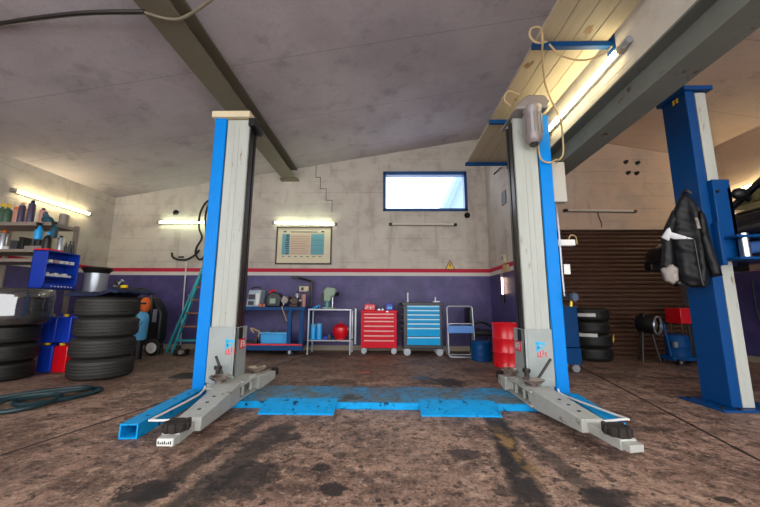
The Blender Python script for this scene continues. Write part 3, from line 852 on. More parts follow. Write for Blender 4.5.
body = [(-.037, 1.953), (.012, 1.872), (.048, 1.762), (.06, 1.60), (.055, 1.40), (.045, 1.20), (.03, 1.09), (.005, 1.056), (-.087, 1.059), (-.15, 1.10), (-.175, 1.25), (-.185, 1.42), (-.20, 1.60), (-.136, 1.799), (-.084, 1.906)]
puff(body, JP, JU, JN, .06, res=.018, fold=.036, seed=1).build('body', MT['leather'], J, smooth=80)
def shift(P, k): return tuple(Vector(P) + Vector(JN) * k)
puff([(-.14, 1.80), (-.10, 1.70), (-.155, 1.56), (-.165, 1.42), (-.175, 1.30), (-.20, 1.20), (-.279, 1.25), (-.262, 1.36), (-.247, 1.465), (-.247, 1.558), (-.212, 1.648)], shift(JP, .03), JU, JN, .05, res=.018, fold=.026, seed=4).build('sleeve', MT['leather'], J, smooth=80)
puff([(.03, 1.80), (.074, 1.712), (.082, 1.6), (.09, 1.446), (.126, 1.156), (.051, 1.139), (.03, 1.30), (.01, 1.55)], shift(JP, .035), JU, JN, .045, res=.018, fold=.026, seed=9).build('sleeve', MT['leather'], J, smooth=80)
puff([(-.283, 1.24), (-.20, 1.29), (-.15, 1.238), (-.161, 1.127), (-.20, 1.085), (-.262, 1.125)], shift(JP, .045), JU, JN, .04, res=.015, fold=.024, seed=3).build('cuff', MT['patch_tan'], J, smooth=80)
puff([(-.20, 1.12), (-.15, 1.14), (-.12, 1.08), (-.20, 1.065)], shift(JP, .03), JU, JN, .03, fold=.006, seed=6).build('glove', MT['black'], J, smooth=80)
puff([(-.24, 1.534), (-.193, 1.609), (-.171, 1.622), (-.165, 1.575), (-.02, 1.49), (-.155, 1.507), (-.176, 1.521), (-.192, 1.493)], shift(JP, .098), JU, JN, .012, res=.015, fold=.006, seed=2).build('white_wedge', MT['patch_white'], J, smooth=80)
puff([(.003, 1.684), (.024, 1.681), (.034, 1.581), (.012, 1.584)], shift(JP, .088), JU, JN, .01, res=.015, fold=.002).build('shoulder_strip', MT['patch_tan'], J, smooth=80)
MB().tube([tuple(Vector(JP) + Vector(JU) * a + Vector(JN) * .095 + Vector((0, 0, b))) for a, b in ((-.02, 1.48), (-.015, 1.3), (-.01, 1.12), (0, 1.07))], .006).build('zip', MT['dark_steel'], J)
MB().tube([tuple(Vector(JP) + Vector(JU) * a + Vector((0, 0, b)) + Vector(JN) * c) for a, b, c in ((-.06, 1.93, -.01), (-.03, 1.97, .02), (0, 1.93, .01))], .015).build('collar', MT['black'], J)

# car on the lift, nose to the back of the bay
CX = 4.66
K = thing('car', 'dark car raised on the lift at the right edge of the workshop', 'car', (CX, 2.8, 1.42))
def ring(y, hw, zb, zt, n=28, e=3.4):
    r = []
    for i in range(n):
        a = 2 * PI * i / n
        ca_, sa = math.cos(a), math.sin(a)
        r.append((CX + hw * math.copysign(abs(ca_) ** (2 / e), ca_), y, (zb + zt) / 2 + (zt - zb) / 2 * math.copysign(abs(sa) ** (2 / e), sa)))
    return r
st = [(5.02, .60, 1.50, 1.66), (4.98, .74, 1.46, 1.72), (4.84, .81, 1.45, 1.77), (4.4, .85, 1.47, 1.87), (3.9, .86, 1.48, 1.94), (3.6, .865, 1.48, 1.985), (2.8, .87, 1.48, 2.0), (1.9, .87, 1.48, 2.02), (1.1, .86, 1.49, 2.04), (.75, .80, 1.54, 2.03), (.66, .70, 1.6, 1.98)]
MB().loft([ring(*s) for s in st]).build('body', MT['car'], K, smooth=50)
def pt(sx, y, z): 
    k = .80 - (z - 1.97) * .33
    return (CX + sx * k, y, z)
for sx in (-1, 1):
    for nm, a, b, wd in (('front_pillar', (3.62, 1.96), (3.0, 2.50), .06), ('middle_pillar', (2.35, 1.98), (2.32, 2.52), .07), ('rear_pillar', (1.05, 2.0), (1.35, 2.50), .16)):
        MB().beam(pt(sx, *a), pt(sx, *b), wd, .05, (1, 0, 0)).build(nm, MT['car'], K, bevel=.01)
    MB().beam(pt(sx, 3.30, 1.97), pt(sx, 3.14, 2.36), .03, .03, (1, 0, 0)).build('quarter_bar', MT['car'], K)
    q = MB(); q.quad(pt(sx, 3.60, 1.97), pt(sx, 2.38, 1.98), pt(sx, 2.35, 2.50), pt(sx, 3.02, 2.48)).build('side_window', MT['car_glass'], K)
    q = MB(); q.quad(pt(sx, 2.32, 1.98), pt(sx, 1.1, 2.0), pt(sx, 1.4, 2.48), pt(sx, 2.30, 2.50)).build('side_window', MT['car_glass'], K)
    c = MB(); cc = Vector((CX + sx * .95, 3.36, 2.06)); c.ball(cc, .085, .75); 
    for v in c.bm.verts: v.co.y = cc.y + (v.co.y - cc.y) * .6
    c.beam((CX + sx * .82, 3.40, 2.0), tuple(cc), .03, .03)
    c.build('wing_mirror', MT['black'], K)
    MB().beam((CX + sx * .875, 3.5, 1.75), (CX + sx * .875, .9, 1.78), .012, .022, (0, 0, 1)).build('side_moulding', MT['black'], K)
    for y in (4.02, 1.35):
        wx = CX + sx * .80
        wh = MB().lathe([(.19, -.09), (.28, -.095), (.305, -.07), (.31, 0), (.305, .07), (.28, .095), (.19, .09)], (wx, y, 1.52), (1, 0, 0), 32, True).build('wheel', MT['rubber'], K)
        MB().lathe([(0, .05 * sx), (.06, .06 * sx), (.15, .03 * sx), (.19, .085 * sx), (.195, -.085 * sx), (0, -.085 * sx)], (wx, y, 1.52), (1, 0, 0), 24).build('rim', MT['galv'], wh)
MB().loft([[(CX - .62, 3.05, 2.49), (CX + .62, 3.05, 2.49), (CX + .55, 3.05, 2.52), (CX - .55, 3.05, 2.52)], [(CX - .64, 2.3, 2.51), (CX + .64, 2.3, 2.51), (CX + .55, 2.3, 2.57), (CX - .55, 2.3, 2.57)], [(CX - .62, 1.3, 2.47), (CX + .62, 1.3, 2.47), (CX + .55, 1.3, 2.51), (CX - .55, 1.3, 2.51)]]).build('roof', MT['car'], K, bevel=.01)
MB().quad(pt(-1, 3.66, 1.97), pt(1, 3.66, 1.97), pt(1, 3.05, 2.50), pt(-1, 3.05, 2.50)).build('windscreen', MT['car_glass'], K)
MB().quad(pt(-1, 1.0, 2.0), pt(1, 1.0, 2.0), pt(1, 1.32, 2.48), pt(-1, 1.32, 2.48)).build('rear_window', MT['car_glass'], K)
for sx in (-1, 1):
    MB().box(CX + sx * .55 - .14, CX + sx * .55 + .14, 4.90, 4.98, 1.60, 1.68).build('headlight', MT['silver'], K, bevel=.02)
MB().box(CX - .72, CX + .72, 4.90, 5.04, 1.40, 1.56).build('bumper', MT['black'], K, bevel=.02)

# ------------------------------------------------------------------ tyres
def tyre_mb(c, R, w, ri=.2):
    h = w / 2
    pr = [(ri, -h * .70), (ri + .015, -h * .82), ((R + ri) / 2, -h), (R - .035, -h * .93), (R - .008, -h * .74)]
    gs = (-.42, -.14, .14, .42)
    for g in gs:
        pr += [(R, h * (g - .05)), (R - .012, h * (g - .03)), (R - .012, h * (g + .03)), (R, h * (g + .05))]
    pr += [(R - .008, h * .74), (R - .035, h * .93), ((R + ri) / 2, h), (ri + .015, h * .82), (ri, h * .70)]
    m = MB().lathe(pr, c, (0, 0, 1), 56, True)
    return m
def tyre(c, R, w, label, group, mat='rubber'):
    o = tyre_mb(c, R, w).build('tyre', MT[mat], smooth=30, loc=(c[0], c[1], c[2] - w / 2))
    return tag(o, label, 'tyre', group)
pos4 = ['bottom', 'second from bottom', 'third from bottom', 'topmost']
for i in range(4):
    tyre((-3.505 + (.0, -.006, .012, -.005)[i], 4.09, .121 + i * .2405), .322, .24, 'worn ribbed tyre, %s of the four under the navy cloth' % pos4[i], 'tyres stacked under the navy cloth', 'rubber2')
for i in range(3):
    tyre((-4.575 + (.0, .02, .01)[i], 3.88, .105 + i * .209), .32, .208, 'black tyre, %s of three under the plastic wrapped bundle' % ('bottom', 'middle', 'top')[i], 'tyres under the wrapped bundle')
wr = thing('wrapped_tyre_bundle', 'bundle of tyres in shiny clear plastic wrap on the leftmost stack', 'tyre bundle', (-4.50, 3.87, .63))
for z in (.735, .945): tyre_mb((-4.50, 3.87, z), .335, .2).build('tyre', MT['rubber'], wr, smooth=30)
m = MB().lathe([(.0, 0), (.33, .0), (.362, .02), (.366, .12), (.36, .21), (.367, .3), (.36, .40), (.33, .425), (0, .42)], (-4.50, 3.87, .632), (0, 0, 1), 64)
for v in m.bm.verts:
    k = noise.noise(Vector((v.co.x * 9, v.co.y * 9, v.co.z * 6))) * .008
    d = Vector((v.co.x + 4.50, v.co.y - 3.87, 0))
    if d.length > .1: v.co += d.normalized() * k
m.build('plastic_wrap', MT['film'], wr, smooth=60)
for i in range(4):
    tyre((3.43 + (.0, .01, -.012, .005)[i], 5.70, .106 + i * .211), .30, .21, 'grey black tyre, %s of the four stacked before the roller door' % pos4[i], 'tyres stacked before the roller door')
for z, lb in ((.73, 'white paper label strip on the topmost tyre by the roller door'), (.41, 'white paper label strip on the second tyre up by the roller door')):
    m = MB()
    for k in range(6):
        a0, a1 = math.radians(-150 + k * 8), math.radians(-142 + k * 8)
        m.quad(*[(3.43 + .309 * math.cos(a), 5.70 + .309 * math.sin(a), zz) for a, zz in ((a0, z - .025), (a1, z - .025), (a1, z + .03), (a0, z + .03))])
    tag(m.build('label_strip', MT['white']), lb, 'label')
tag(MB().tube([(3.62, 5.43, .34), (3.645, 5.445, .40), (3.66, 5.455, .35), (3.63, 5.44, .31), (3.66, 5.45, .43)], .005).build('cord', MT['yellow']), 'yellow cord loop on the tyre stack by the roller door', 'cord')

# cloth and things on the left tyre stack
m = MB(); N = 26
grid = {}
for i in range(N):
    for j in range(N):
        u, v = i / (N - 1) - .5, j / (N - 1) - .5
        x = -3.52 + u * .70; y = 4.10 + v * .62
        z = 1.0 + .035 * noise.noise(Vector((u * 6, v * 6, 3))) + .02 * noise.noise(Vector((u * 14, v * 14, 8)))
        if u > .1: z += .05 * min(1, (u - .1) * 4)
        e = max(abs(u), abs(v))
        if e > .43: z -= (e - .43) * .6
        grid[i, j] = m.bm.verts.new((x, y, max(.968, z)))
for i in range(N - 1):
    for j in range(N - 1): m.bm.faces.new((grid[i, j], grid[i + 1, j], grid[i + 1, j + 1], grid[i, j + 1]))
cl = m.build('work_cloth', MT['cloth_navy'], smooth=80)
s = cl.modifiers.new('thick', 'SOLIDIFY'); s.thickness = .012; s.offset = 1
tag(cl, 'navy blue cloth heaped on the stack of four tyres', 'cloth')
cm = thing('clamp_tool', 'small black and steel clamp lying on the navy cloth', 'clamp', (-3.47, 4.17, 1.07))
MB().box(-3.56, -3.40, 4.12, 4.24, 1.07, 1.13).box(-3.53, -3.47, 4.14, 4.22, 1.13, 1.19).build('body', MT['black'], cm, bevel=.015)
MB().cyl((-3.44, 4.12, 1.13), (-3.40, 4.12, 1.18), .018).cyl((-3.50, 4.11, 1.1), (-3.46, 4.11, 1.1), .012).build('screw', MT['steel'], cm)
tag(MB().lathe([(0, 0), (.035, 0), (.04, .02), (.03, .035), (0, .035)], (-3.27, 4.0, 1.075)).build('yellow_lid', MT['yellow']), 'small yellow lid lying on the navy cloth', 'lid')
tk = thing('metal_tank', 'silver round metal tank with dark rim behind the left tyre stack', 'tank', (-4.42, 4.86, 0))
MB().lathe([(0, 0), (.14, 0), (.145, .3), (.14, .31), (.145, .32), (.145, .8), (.14, .81), (.145, .82), (.145, 1.33), (0, 1.33)], (-4.42, 4.86, 0), seg=32).build('body', MT['galv'], tk)
MB().lathe([(0, 1.33), (.15, 1.33), (.19, 1.40), (.185, 1.42), (.14, 1.37), (0, 1.37)], (-4.42, 4.86, 0), seg=32).build('funnel_rim', MT['dark_steel'], tk)

# ------------------------------------------------------------------ left rack with bottles
RK = thing('storage_rack', 'dusty metal storage rack with bottles along the left wall', 'rack', (-5.07, 4.82, 0))
for z, w_ in ((1.99, .05), (1.61, .04), (1.48, .045), (.55, .04)):
    bx(-5.71, -4.63, 4.27, 4.66, z - w_, z).build('shelf', MT['rack_tan'], RK, bevel=.003)
for x, y, zt in ((-5.69, 4.255, 2.02), (-5.69, 4.675, 2.02), (-4.655, 4.255, 1.61), (-4.655, 4.675, 2.02)):
    bx(x - .028, x + .028, y - .02, y + .02, 0, zt).build('upright', MT['rack_tan'], RK, bevel=.003)
def bottle(name, x, y, z, r, h, mat, label, cat, cap=None, style='can', group=None):
    t = thing(name, label, cat, (x, y, z), group)
    if style == 'can': pr = [(0, 0), (r, 0), (r, h * .80), (r * .8, h * .86), (r * .45, h * .88), (0, h * .88)]
    elif style == 'jar': pr = [(0, 0), (r, 0), (r, h * .78), (r * .93, h * .84), (0, h * .84)]
    else: pr = [(0, 0), (r, 0), (r, h * .58), (r * .8, h * .7), (r * .35, h * .78), (r * .35, h * .84), (0, h * .84)]
    MB().lathe(pr, (x, y, z), seg=16).build('body', mat, t)
    cr = {'can': r * .55, 'jar': r * .97, 'bottle': r * .42}[style]
    MB().lathe([(0, 0), (cr, 0), (cr, h * .13), (cr * .7, h * .17), (0, h * .17)], (x, y, z + h * .83), seg=14).build('cap', cap or MT['black'], t)
    return t
T = 1.991
g = 'bottles and cans on the top shelf of the left rack'
bottle('bottle', -5.55, 4.43, T, 0.052, 0.319, MT['bottle_green'], 'dark green bottle with yellow cap at the far left of the top shelf', 'bottle', MT['yellow'], 'bottle', g)
bottle('bottle', -5.44, 4.41, T, 0.057, 0.295, MT['bottle_green'], 'dark green bottle with yellow cap, second along the top shelf', 'bottle', MT['yellow'], 'bottle', g)
bottle('jar', -5.305, 4.45, T, 0.069, 0.260, MT['pink_jar'], 'wide pink jar with orange lid on the top shelf', 'jar', MT['orange'], 'jar', g)
bottle('spray_can', -5.20, 4.38, T, 0.038, 0.307, MT['bottle_purple'], 'slim violet spray can next to the pink jar on the top shelf', 'spray can', MT['pink_jar'], 'can', g)
bottle('spray_can', -5.125, 4.45, T, 0.038, 0.271, MT['silver'], 'silver spray can in the middle of the top shelf', 'spray can', MT['bottle_purple'], 'can', g)
bottle('spray_can', -5.06, 4.38, T, 0.041, 0.342, MT['bottle_purple'], 'tallest violet spray can on the top shelf', 'spray can', MT['black'], 'can', g)
bottle('spray_can', -4.965, 4.45, T, 0.038, 0.248, MT['pink_jar'], 'short reddish spray can above the hanging blue bottle', 'spray can', MT['bottle_purple'], 'can', g)
gl = thing('glove_heap', 'dark teal rubber gloves heaped near the end of the top shelf', 'gloves', (-4.83, 4.43, T))
MB().ball((-4.83, 4.40, T + .06), .065, .9).ball((-4.78, 4.38, T + .05), .05, .95).build('palm', MT['teal_blob'], gl)
for px_, py_, h_ in ((-4.87, 4.40, .16), (-4.83, 4.39, .17), (-4.80, 4.38, .13)):
    MB().tube([(px_, py_, T + .05), (px_ - .005, py_ - .01, T + .11), (px_, py_ - .015, T + h_)], .017).build('finger', MT['teal_blob'], gl)
bottle('jar', -4.695, 4.50, T, .055, .17, MT['rack_tan'], 'squat brown grey jar at the right end of the top shelf', 'jar', MT['grey_shelf'], 'jar', g)
# second shelf
T = 1.611
bottle('spray_can', -5.42, 4.40, T, .042, .29, MT['silver'], 'silver spray can with orange cap on the second shelf', 'spray can', MT['orange'], 'can')
for x, w_, h_, mt, lb in ((-5.325, .07, .05, 'white', 'small white carton beside the silver spray can on the second shelf'), (-5.215, .10, .13, 'charcoal', 'charcoal box left of the grey tray on the second shelf'), (-5.115, .06, .18, 'black', 'tall black box beside the grey tray on the second shelf')):
    t = thing('carton', lb, 'box', (x, 4.42, T))
    bx(x - w_ / 2, x + w_ / 2, 4.36, 4.49, T, T + h_).build('body', MT[mt], t, bevel=.005)
    bx(x - w_ / 2 - .004, x + w_ / 2 + .004, 4.355, 4.495, T + h_ - .012, T + h_ + .003).build('lid', MT[mt], t, bevel=.003)
ty = thing('tool_tray', 'grey tray holding small dark bottles on the second shelf', 'tray', (-4.93, 4.44, T))
MB().box(-5.06, -4.80, 4.36, 4.50, T, T + .012).box(-5.06, -4.80, 4.36, 4.37, T + .012, T + .06).box(-5.06, -4.80, 4.49, 4.50, T + .012, T + .06).box(-5.06, -5.05, 4.36, 4.50, T + .012, T + .06).box(-4.81, -4.80, 4.36, 4.50, T + .012, T + .06).build('body', MT['grey_shelf'], ty, bevel=.003)
for i in range(3):
    bottle('small_bottle', -5.01 + i * .08, 4.43, T + .013, .028, .15 + .02 * (i % 2), MT['black'], 'small dark bottle, %s in the grey tray on the second shelf' % ('leftmost', 'middle one', 'rightmost')[i], 'bottle', MT['charcoal'], 'jar', 'small bottles in the grey tray')
# spray bottles hung on the top shelf edge
for (x, y, z, mat, lb) in ((-4.70, 4.20, 1.73, 'sky_blue', 'bright blue spray bottle hanging from the top shelf edge'), (-4.59, 4.29, 1.77, 'teal_blob', 'teal spray bottle hanging beside the bright blue one')):
    t = thing('spray_bottle', lb, 'spray bottle', (x, y, z))
    MB().lathe([(0, 0), (.042, 0), (.044, .10), (.034, .14), (.016, .17), (.016, .19), (0, .19)], (x, y, z)).build('body', MT[mat], t)
    MB().box(x - .015, x + .015, y - .045, y + .02, z + .19, z + .225).beam((x, y - .02, z + .19), (x, y - .04, z + .13), .012, .012).build('trigger_head', MT['black'], t, bevel=.004)
    MB().tube([(x, y + .02, z + .21), (x - .01, y + .04, z + .23), (x - .02, y + .06, z + .24), (x - .03, y + .07, z + .262)], .005).build('hook', MT['steel'], t)

# blue parts cabinet facing the room at the rack's end
BC = thing('parts_cabinet', 'open blue parts cabinet with red top strip at the end of the rack', 'cabinet', (-4.53, 4.34, 1.06))
x0, x1, y0, y1, z0, z1 = -4.62, -4.42, 4.10, 4.555, 1.065, 1.57
MB().box(x0, x1, y0, y0 + .015, z0, z1).box(x0, x1, y1 - .015, y1, z0, z1).box(x0, x0 + .012, y0, y1, z0, z1).box(x0, x1, y0, y1, z0, z0 + .015).box(x0, x1, y0, y1, z1 - .015, z1).box(x1 - .012, x1, y0, y1, z0, z0 + .07).build('body', MT['royal'], BC, bevel=.003)
for z in (1.22, 1.40): bx(x0 + .01, x1 - .02, y0 + .015, y1 - .015, z, z + .012).build('shelf', MT['royal'], BC)
bx(x0 + .01, x1 + .002, y0 - .002, y0 + .2, z1, z1 + .02).build('red_strip', MT['red'], BC)
m = MB()
for i in range(7): m.box(x1, x1 + .002, y0 + .1 + i * .045, y0 + .118 + i * .045, z0 + .028, z0 + .044)
m.build('marking', MT['white'], BC)
for i in range(5):
    y = y0 + .06 + i * .075
    o = bx(x1 - .10, x1 - .03, y, y + .05, 1.413, 1.455).build('parts_box', MT['white' if i % 2 == 0 else 'pink_jar' if i == 1 else 'white'], bevel=.003)
    tag(o, 'small pale parts box, %s from the front on the upper shelf of the blue cabinet' % ('first', 'second', 'third', 'fourth', 'fifth')[i], 'box', 'parts boxes in the blue cabinet')
for i in range(3):
    y = y0 + .05 + i * .12
    o = MB().box(x1 - .12, x1 - .03, y, y + .10, 1.233, 1.262).box(x1 - .11, x1 - .05, y + .01, y + .06, 1.262, 1.285).build('parts_box', MT['white'], bevel=.003)
    tag(o, 'flat white parts box, %s on the lower shelf of the blue cabinet' % ('nearest', 'middle one', 'farthest')[i], 'box', 'parts boxes in the blue cabinet')
T = 1.571
t = bottle('spray_bottle', -4.55, 4.19, T + .02, .045, .24, MT['black'], 'dark bottle with teal cap standing on the blue cabinet', 'bottle', MT['sky_blue'], 'bottle')
bottle('spray_can', -4.53, 4.345, T, .036, .24, MT['silver'], 'silver and black can standing on the blue cabinet', 'spray can', MT['black'], 'can')
for i, (y, h_) in enumerate(((4.42, .15), (4.475, .19), (4.525, .19))):
    bottle('small_bottle', -4.52, y, T, .018, h_, MT['charcoal'], 'thin dark bottle on the blue cabinet, %s' % ('right of the silver can', 'second from its far edge', 'nearest its far edge')[i], 'bottle', MT['black'], 'bottle', 'thin bottles on the blue cabinet')

# canisters
def canister(x, y, z, mat, label):
    t = thing('canister', label, 'canister', (x, y, z), 'plastic canisters by the rack')
    w, d, h = .185, .24, .355
    m = MB().prism([(y - d / 2, z), (y + d / 2, z), (y + d / 2, z + h * .86), (y + d / 2 - .05, z + h * .95), (y - d / 2 + .02, z + h * .95), (y - d / 2, z + h * .9)], 'x', x - w / 2, x + w / 2)
    m.build('body', mat, t, bevel=.022, segs=3)
    MB().cyl((x - .03, y - .07, z + h * .93), (x - .03, y - .07, z + h + .012), .03).build('cap', MT['yellow'], t)
    MB().tube([(x, y - .02, z + h * .94), (x, y - .02, z + h * 1.0), (x, y + .07, z + h * 1.0), (x, y + .07, z + h * .92)], .012, sm=3).build('handle', mat, t)
    bx(x - .006, x + .006, y - d / 2 - .004, y - d / 2 + .01, z + .04, z + h * .8).build('seam', MT['royal'] if mat is MT['can_blue'] else mat, t)
canister(-4.44, 4.40, 0, MT['can_blue'], 'blue plastic canister on the floor left of the red one')
canister(-4.24, 4.40, 0, MT['red'], 'red plastic canister on the floor beside the tyre stack')
canister(-4.44, 4.40, .37, MT['can_blue'], 'blue canister with yellow cap stacked on the lower blue one')
canister(-4.245, 4.40, .37, MT['can_blue'], 'blue canister stacked on top of the red canister')

# hose on the floor
tag(MB().tube([(-3.75, 2.9, .025), (-3.49, 3.05, .025), (-3.38, 3.36, .025), (-3.0, 3.45, .025), (-2.88, 3.38, .025), (-2.90, 3.15, .025), (-3.0, 2.98, .025), (-3.12, 2.86, .03), (-3.28, 2.98, .03), (-3.15, 3.14, .04), (-3.0, 3.10, .04), (-2.96, 2.88, .03), (-3.06, 2.72, .025), (-3.2, 2.72, .025), (-3.32, 2.86, .03), (-3.3, 3.0, .055), (-3.1, 3.2, .05), (-2.98, 3.36, .05), (-3.12, 3.36, .05), (-3.4, 3.1, .05), (-3.7, 2.75, .025)], .02).build('hose', MT['hose_teal']),
    'dark teal hose looped on the floor in front of the tyre stacks', 'hose')
tag(bx(-2.62, -2.12, 4.02, 4.30, .0, .012).build('rubber_mat', MT['black_matte']), 'thin dark rubber mat on the floor left of the left lift post', 'mat')

# ------------------------------------------------------------------ black machine, canister, ladder, hook
MC = thing('charging_machine', 'bulky black wheeled machine standing against the purple wall by the ladder', 'machine', (-4.1, 5.8, 0))
MB().prism([(-4.50, .16), (-4.0, .16), (-3.94, .28), (-3.94, .70), (-4.02, .86), (-4.14, .99), (-4.50, .99)], 'y', 5.70, 5.90).build('body', MT['black'], MC, bevel=.03)
MB().tube([(-4.70, 5.67, 1.05), (-4.55, 5.67, 1.12), (-4.30, 5.67, 1.13), (-4.18, 5.67, 1.08), (-4.11, 5.67, .94), (-4.11, 5.69, .6)], .02).build('push_bar', MT['black'], MC)
MB().box(-4.09, -4.02, 5.692, 5.702, .56, .78).build('label_plate', MT['silver'], MC)
MB().box(-4.28, -4.21, 5.692, 5.702, .86, .90).box(-4.21, -4.16, 5.692, 5.702, .60, .66).build('white_label', MT['white'], MC)
wh = MB().lathe([(0, 0), (.12, 0), (.135, .02), (.135, .05), (.12, .065), (0, .065)], (-4.0, 5.69, .136), (0, -1, 0)).build('wheel', MT['black_matte'], MC)
MB().lathe([(0, .0), (.085, .0), (.09, .01), (.07, .014), (.03, .01), (.02, .02), (0, .02)], (-4.0, 5.625, .136), (0, -1, 0)).build('wheel_hub', MT['white'], wh)
MB().cyl((-3.98, 5.85, .0), (-3.98, 5.85, .17), .03).build('foot', MT['dark_steel'], MC)
sp = thing('pump_sprayer', 'light blue sprayer tank with orange top in front of the black machine', 'sprayer', (-4.01, 5.34, 0))
MB().cyl((-4.01, 5.34, 0), (-4.01, 5.34, .30), .06).build('stand', MT['black'], sp)
MB().lathe([(0, .30), (.085, .30), (.095, .34), (.1, .5), (.105, .62), (.09, .70), (.05, .75), (0, .75)], (-4.01, 5.34, 0), seg=20).build('tank', MT['light_blue'], sp)
MB().lathe([(0, .75), (.05, .75), (.068, .80), (.072, .86), (.068, .93), (.04, .97), (0, .98)], (-3.97, 5.34, 0), seg=18).build('pump_head', MT['orange'], sp)
MB().box(-4.035, -3.92, 5.265, 5.30, .865, .90).build('dark_band', MT['black'], sp, bevel=.008)
MB().tube([(-3.93, 5.28, .62), (-3.98, 5.24, .54), (-4.10, 5.25, .53), (-4.22, 5.28, .50)], .022).build('hose', MT['light_blue'], sp)

ld = thing('step_ladder', 'teal step ladder with wooden treads leaning behind the left lift post', 'ladder', (-3.6, 6.1, 0))
a0, a1 = Vector((-3.84, 5.95, 0)), Vector((-3.50, 6.25, 1.86))
b0, b1 = Vector((-3.22, 5.95, 0)), Vector((-3.18, 6.25, 1.86))
MB().beam(a0, a1, .03, .065, (0, 1, 0)).build('rail', MT['teal'], ld, bevel=.004)
MB().beam(b0, b1, .03, .065, (0, 1, 0)).build('rail', MT['teal'], ld, bevel=.004)
MB().beam((-4.0, 6.02, 0), (-3.56, 6.32, 1.80), .03, .05, (0, 1, 0)).build('rear_rail', MT['teal'], ld, bevel=.004)
MB().beam((-3.20, 6.42, 0), (-3.18, 6.34, 1.80), .03, .05, (0, 1, 0)).build('rear_rail', MT['teal'], ld, bevel=.004)
for i in range(7):
    tt = .12 + i * .13
    p, q = a0.lerp(a1, tt), b0.lerp(b1, tt)
    MB().box(p.x, q.x, p.y - .05, p.y + .06, p.z - .014, p.z + .014).build('tread', MT['teal'] if i == 0 else MT['wood'], ld, bevel=.004)
MB().box(-3.56, -3.14, 6.18, 6.36, 1.84, 1.88).build('platform', MT['wood'], ld, bevel=.004)
hk = thing('cable_hook', 'curved black hook on the back wall beside the ladder', 'hook', (-4.16, 6.46, 1.75))
MB().tube([(-4.34, 6.40, 1.89), (-4.30, 6.38, 1.80), (-4.17, 6.37, 1.75), (-4.0, 6.37, 1.755), (-3.86, 6.38, 1.84), (-3.80, 6.42, 1.95)], .022).build('arm', MT['black'], hk)
MB().cyl((-4.16, 6.5, 1.82), (-4.16, 6.36, 1.80), .018).build('mount', MT['black'], hk)
hl = tag(MB().tube([(-3.60, 6.40, 3.02), (-3.74, 6.40, 2.94), (-3.84, 6.40, 2.70), (-3.83, 6.40, 2.4), (-3.75, 6.39, 2.2), (-3.84, 6.39, 2.0), (-3.84, 6.38, 1.86), (-3.75, 6.38, 1.75), (-3.66, 6.39, 1.85), (-3.66, 6.40, 2.2), (-3.72, 6.40, 2.6), (-3.70, 6.41, 2.85), (-3.6, 6.42, 2.98)], .02).build('hanging_cable', MT['black_matte']), 'thick black cable coiled on the back wall behind the left lift post', 'cable')
tag(MB().cyl((-4.06, 6.45, 1.72), (-4.0, 6.42, 0), .012).build('white_pole', MT['white']), 'thin white pole hanging down the purple wall by the ladder', 'pole')
mt = thing('engine_part', 'small dark metal engine part on the floor at the ladder foot', 'engine part', (-3.5, 5.7, 0))
MB().box(-3.62, -3.42, 5.62, 5.78, 0, .11).cyl((-3.58, 5.7, .11), (-3.58, 5.7, .17), .04).build('body', MT['dark_steel'], mt, bevel=.015)
MB().cyl((-3.47, 5.62, .07), (-3.47, 5.58, .07), .035).build('port', MT['grey_shelf'], mt)

# ------------------------------------------------------------------ blue workbench
WB = thing('workbench', 'blue wheeled steel workbench with cluttered top behind the left lift post', 'workbench', (-2.2, 6.05, 0))
bx(-2.95, -1.44, 5.75, 6.40, .775, .83).build('top', MT['navy'], WB, bevel=.005)
bx(-2.93, -1.46, 5.77, 6.38, .15, .185).build('shelf', MT['navy'], WB, bevel=.005)
bx(-2.93, -1.46, 5.755, 5.775, .175, .20).build('red_edge', MT['red'], WB)
bx(-2.93, -1.46, 5.757, 5.775, .09, .175).build('shelf_front', MT['navy'], WB, bevel=.003)
for x in (-2.90, -1.70, -1.49):
    for y in (5.79, 6.36):
        if x == -1.70 and y > 6: continue
        bx(x - .035, x + .035, y - .03, y + .03, .10, .78).build('leg', MT['navy'], WB, bevel=.004)
for x in (-2.88, -1.68):
    for y in (5.80, 6.34):
        wq = MB().cyl((x, y - .02, .052), (x, y + .02, .052), .052).build('caster', MT['black_matte'], WB)
        MB().cyl((x, y - .024, .052), (x, y - .019, .052), .024).box(x - .02, x + .02, y - .03, y - .022, .05, .11).build('fork', MT['galv'], wq)
T = .831
jg = thing('battery_charger', 'pale blue grey battery charger at the left end of the workbench', 'charger', (-2.42, 6.0, T))
MB().prism([(-2.54, T), (-2.30, T), (-2.27, T + .30), (-2.50, T + .30)], 'y', 5.88, 6.1).build('body', pm('pale_blue_grey_casing', '#9fb0bc', .4), jg, bevel=.015)
MB().box(-2.50, -2.38, 5.872, 5.882, T + .13, T + .22).box(-2.50, -2.40, 5.872, 5.882, T + .03, T + .10).build('dark_panel', MT['ink'], jg)
MB().box(-2.36, -2.30, 5.872, 5.882, T + .04, T + .24).build('pale_panel', MT['white'], jg)
MB().tube([(-2.48, 5.98, T + .30), (-2.46, 5.98, T + .35), (-2.34, 5.98, T + .35), (-2.32, 5.98, T + .30)], .012).build('handle', MT['black'], jg)
vc = thing('shop_radio', 'black round-topped device with green screen in the middle of the workbench', 'device', (-2.06, 6.0, T))
MB().prism([(-2.19, T), (-1.93, T), (-1.91, T + .16), (-1.96, T + .24), (-2.06, T + .27), (-2.16, T + .23), (-2.20, T + .14)], 'y', 5.92, 6.12).build('body', MT['black'], vc, bevel=.02)
MB().box(-2.12, -2.02, 5.912, 5.922, T + .06, T + .15).build('screen', MT['green'], vc)
MB().tube([(-2.16, 5.99, T + .24), (-2.12, 5.99, T + .29), (-2.05, 5.99, T + .29)], .018).build('red_handle', MT['red'], vc)
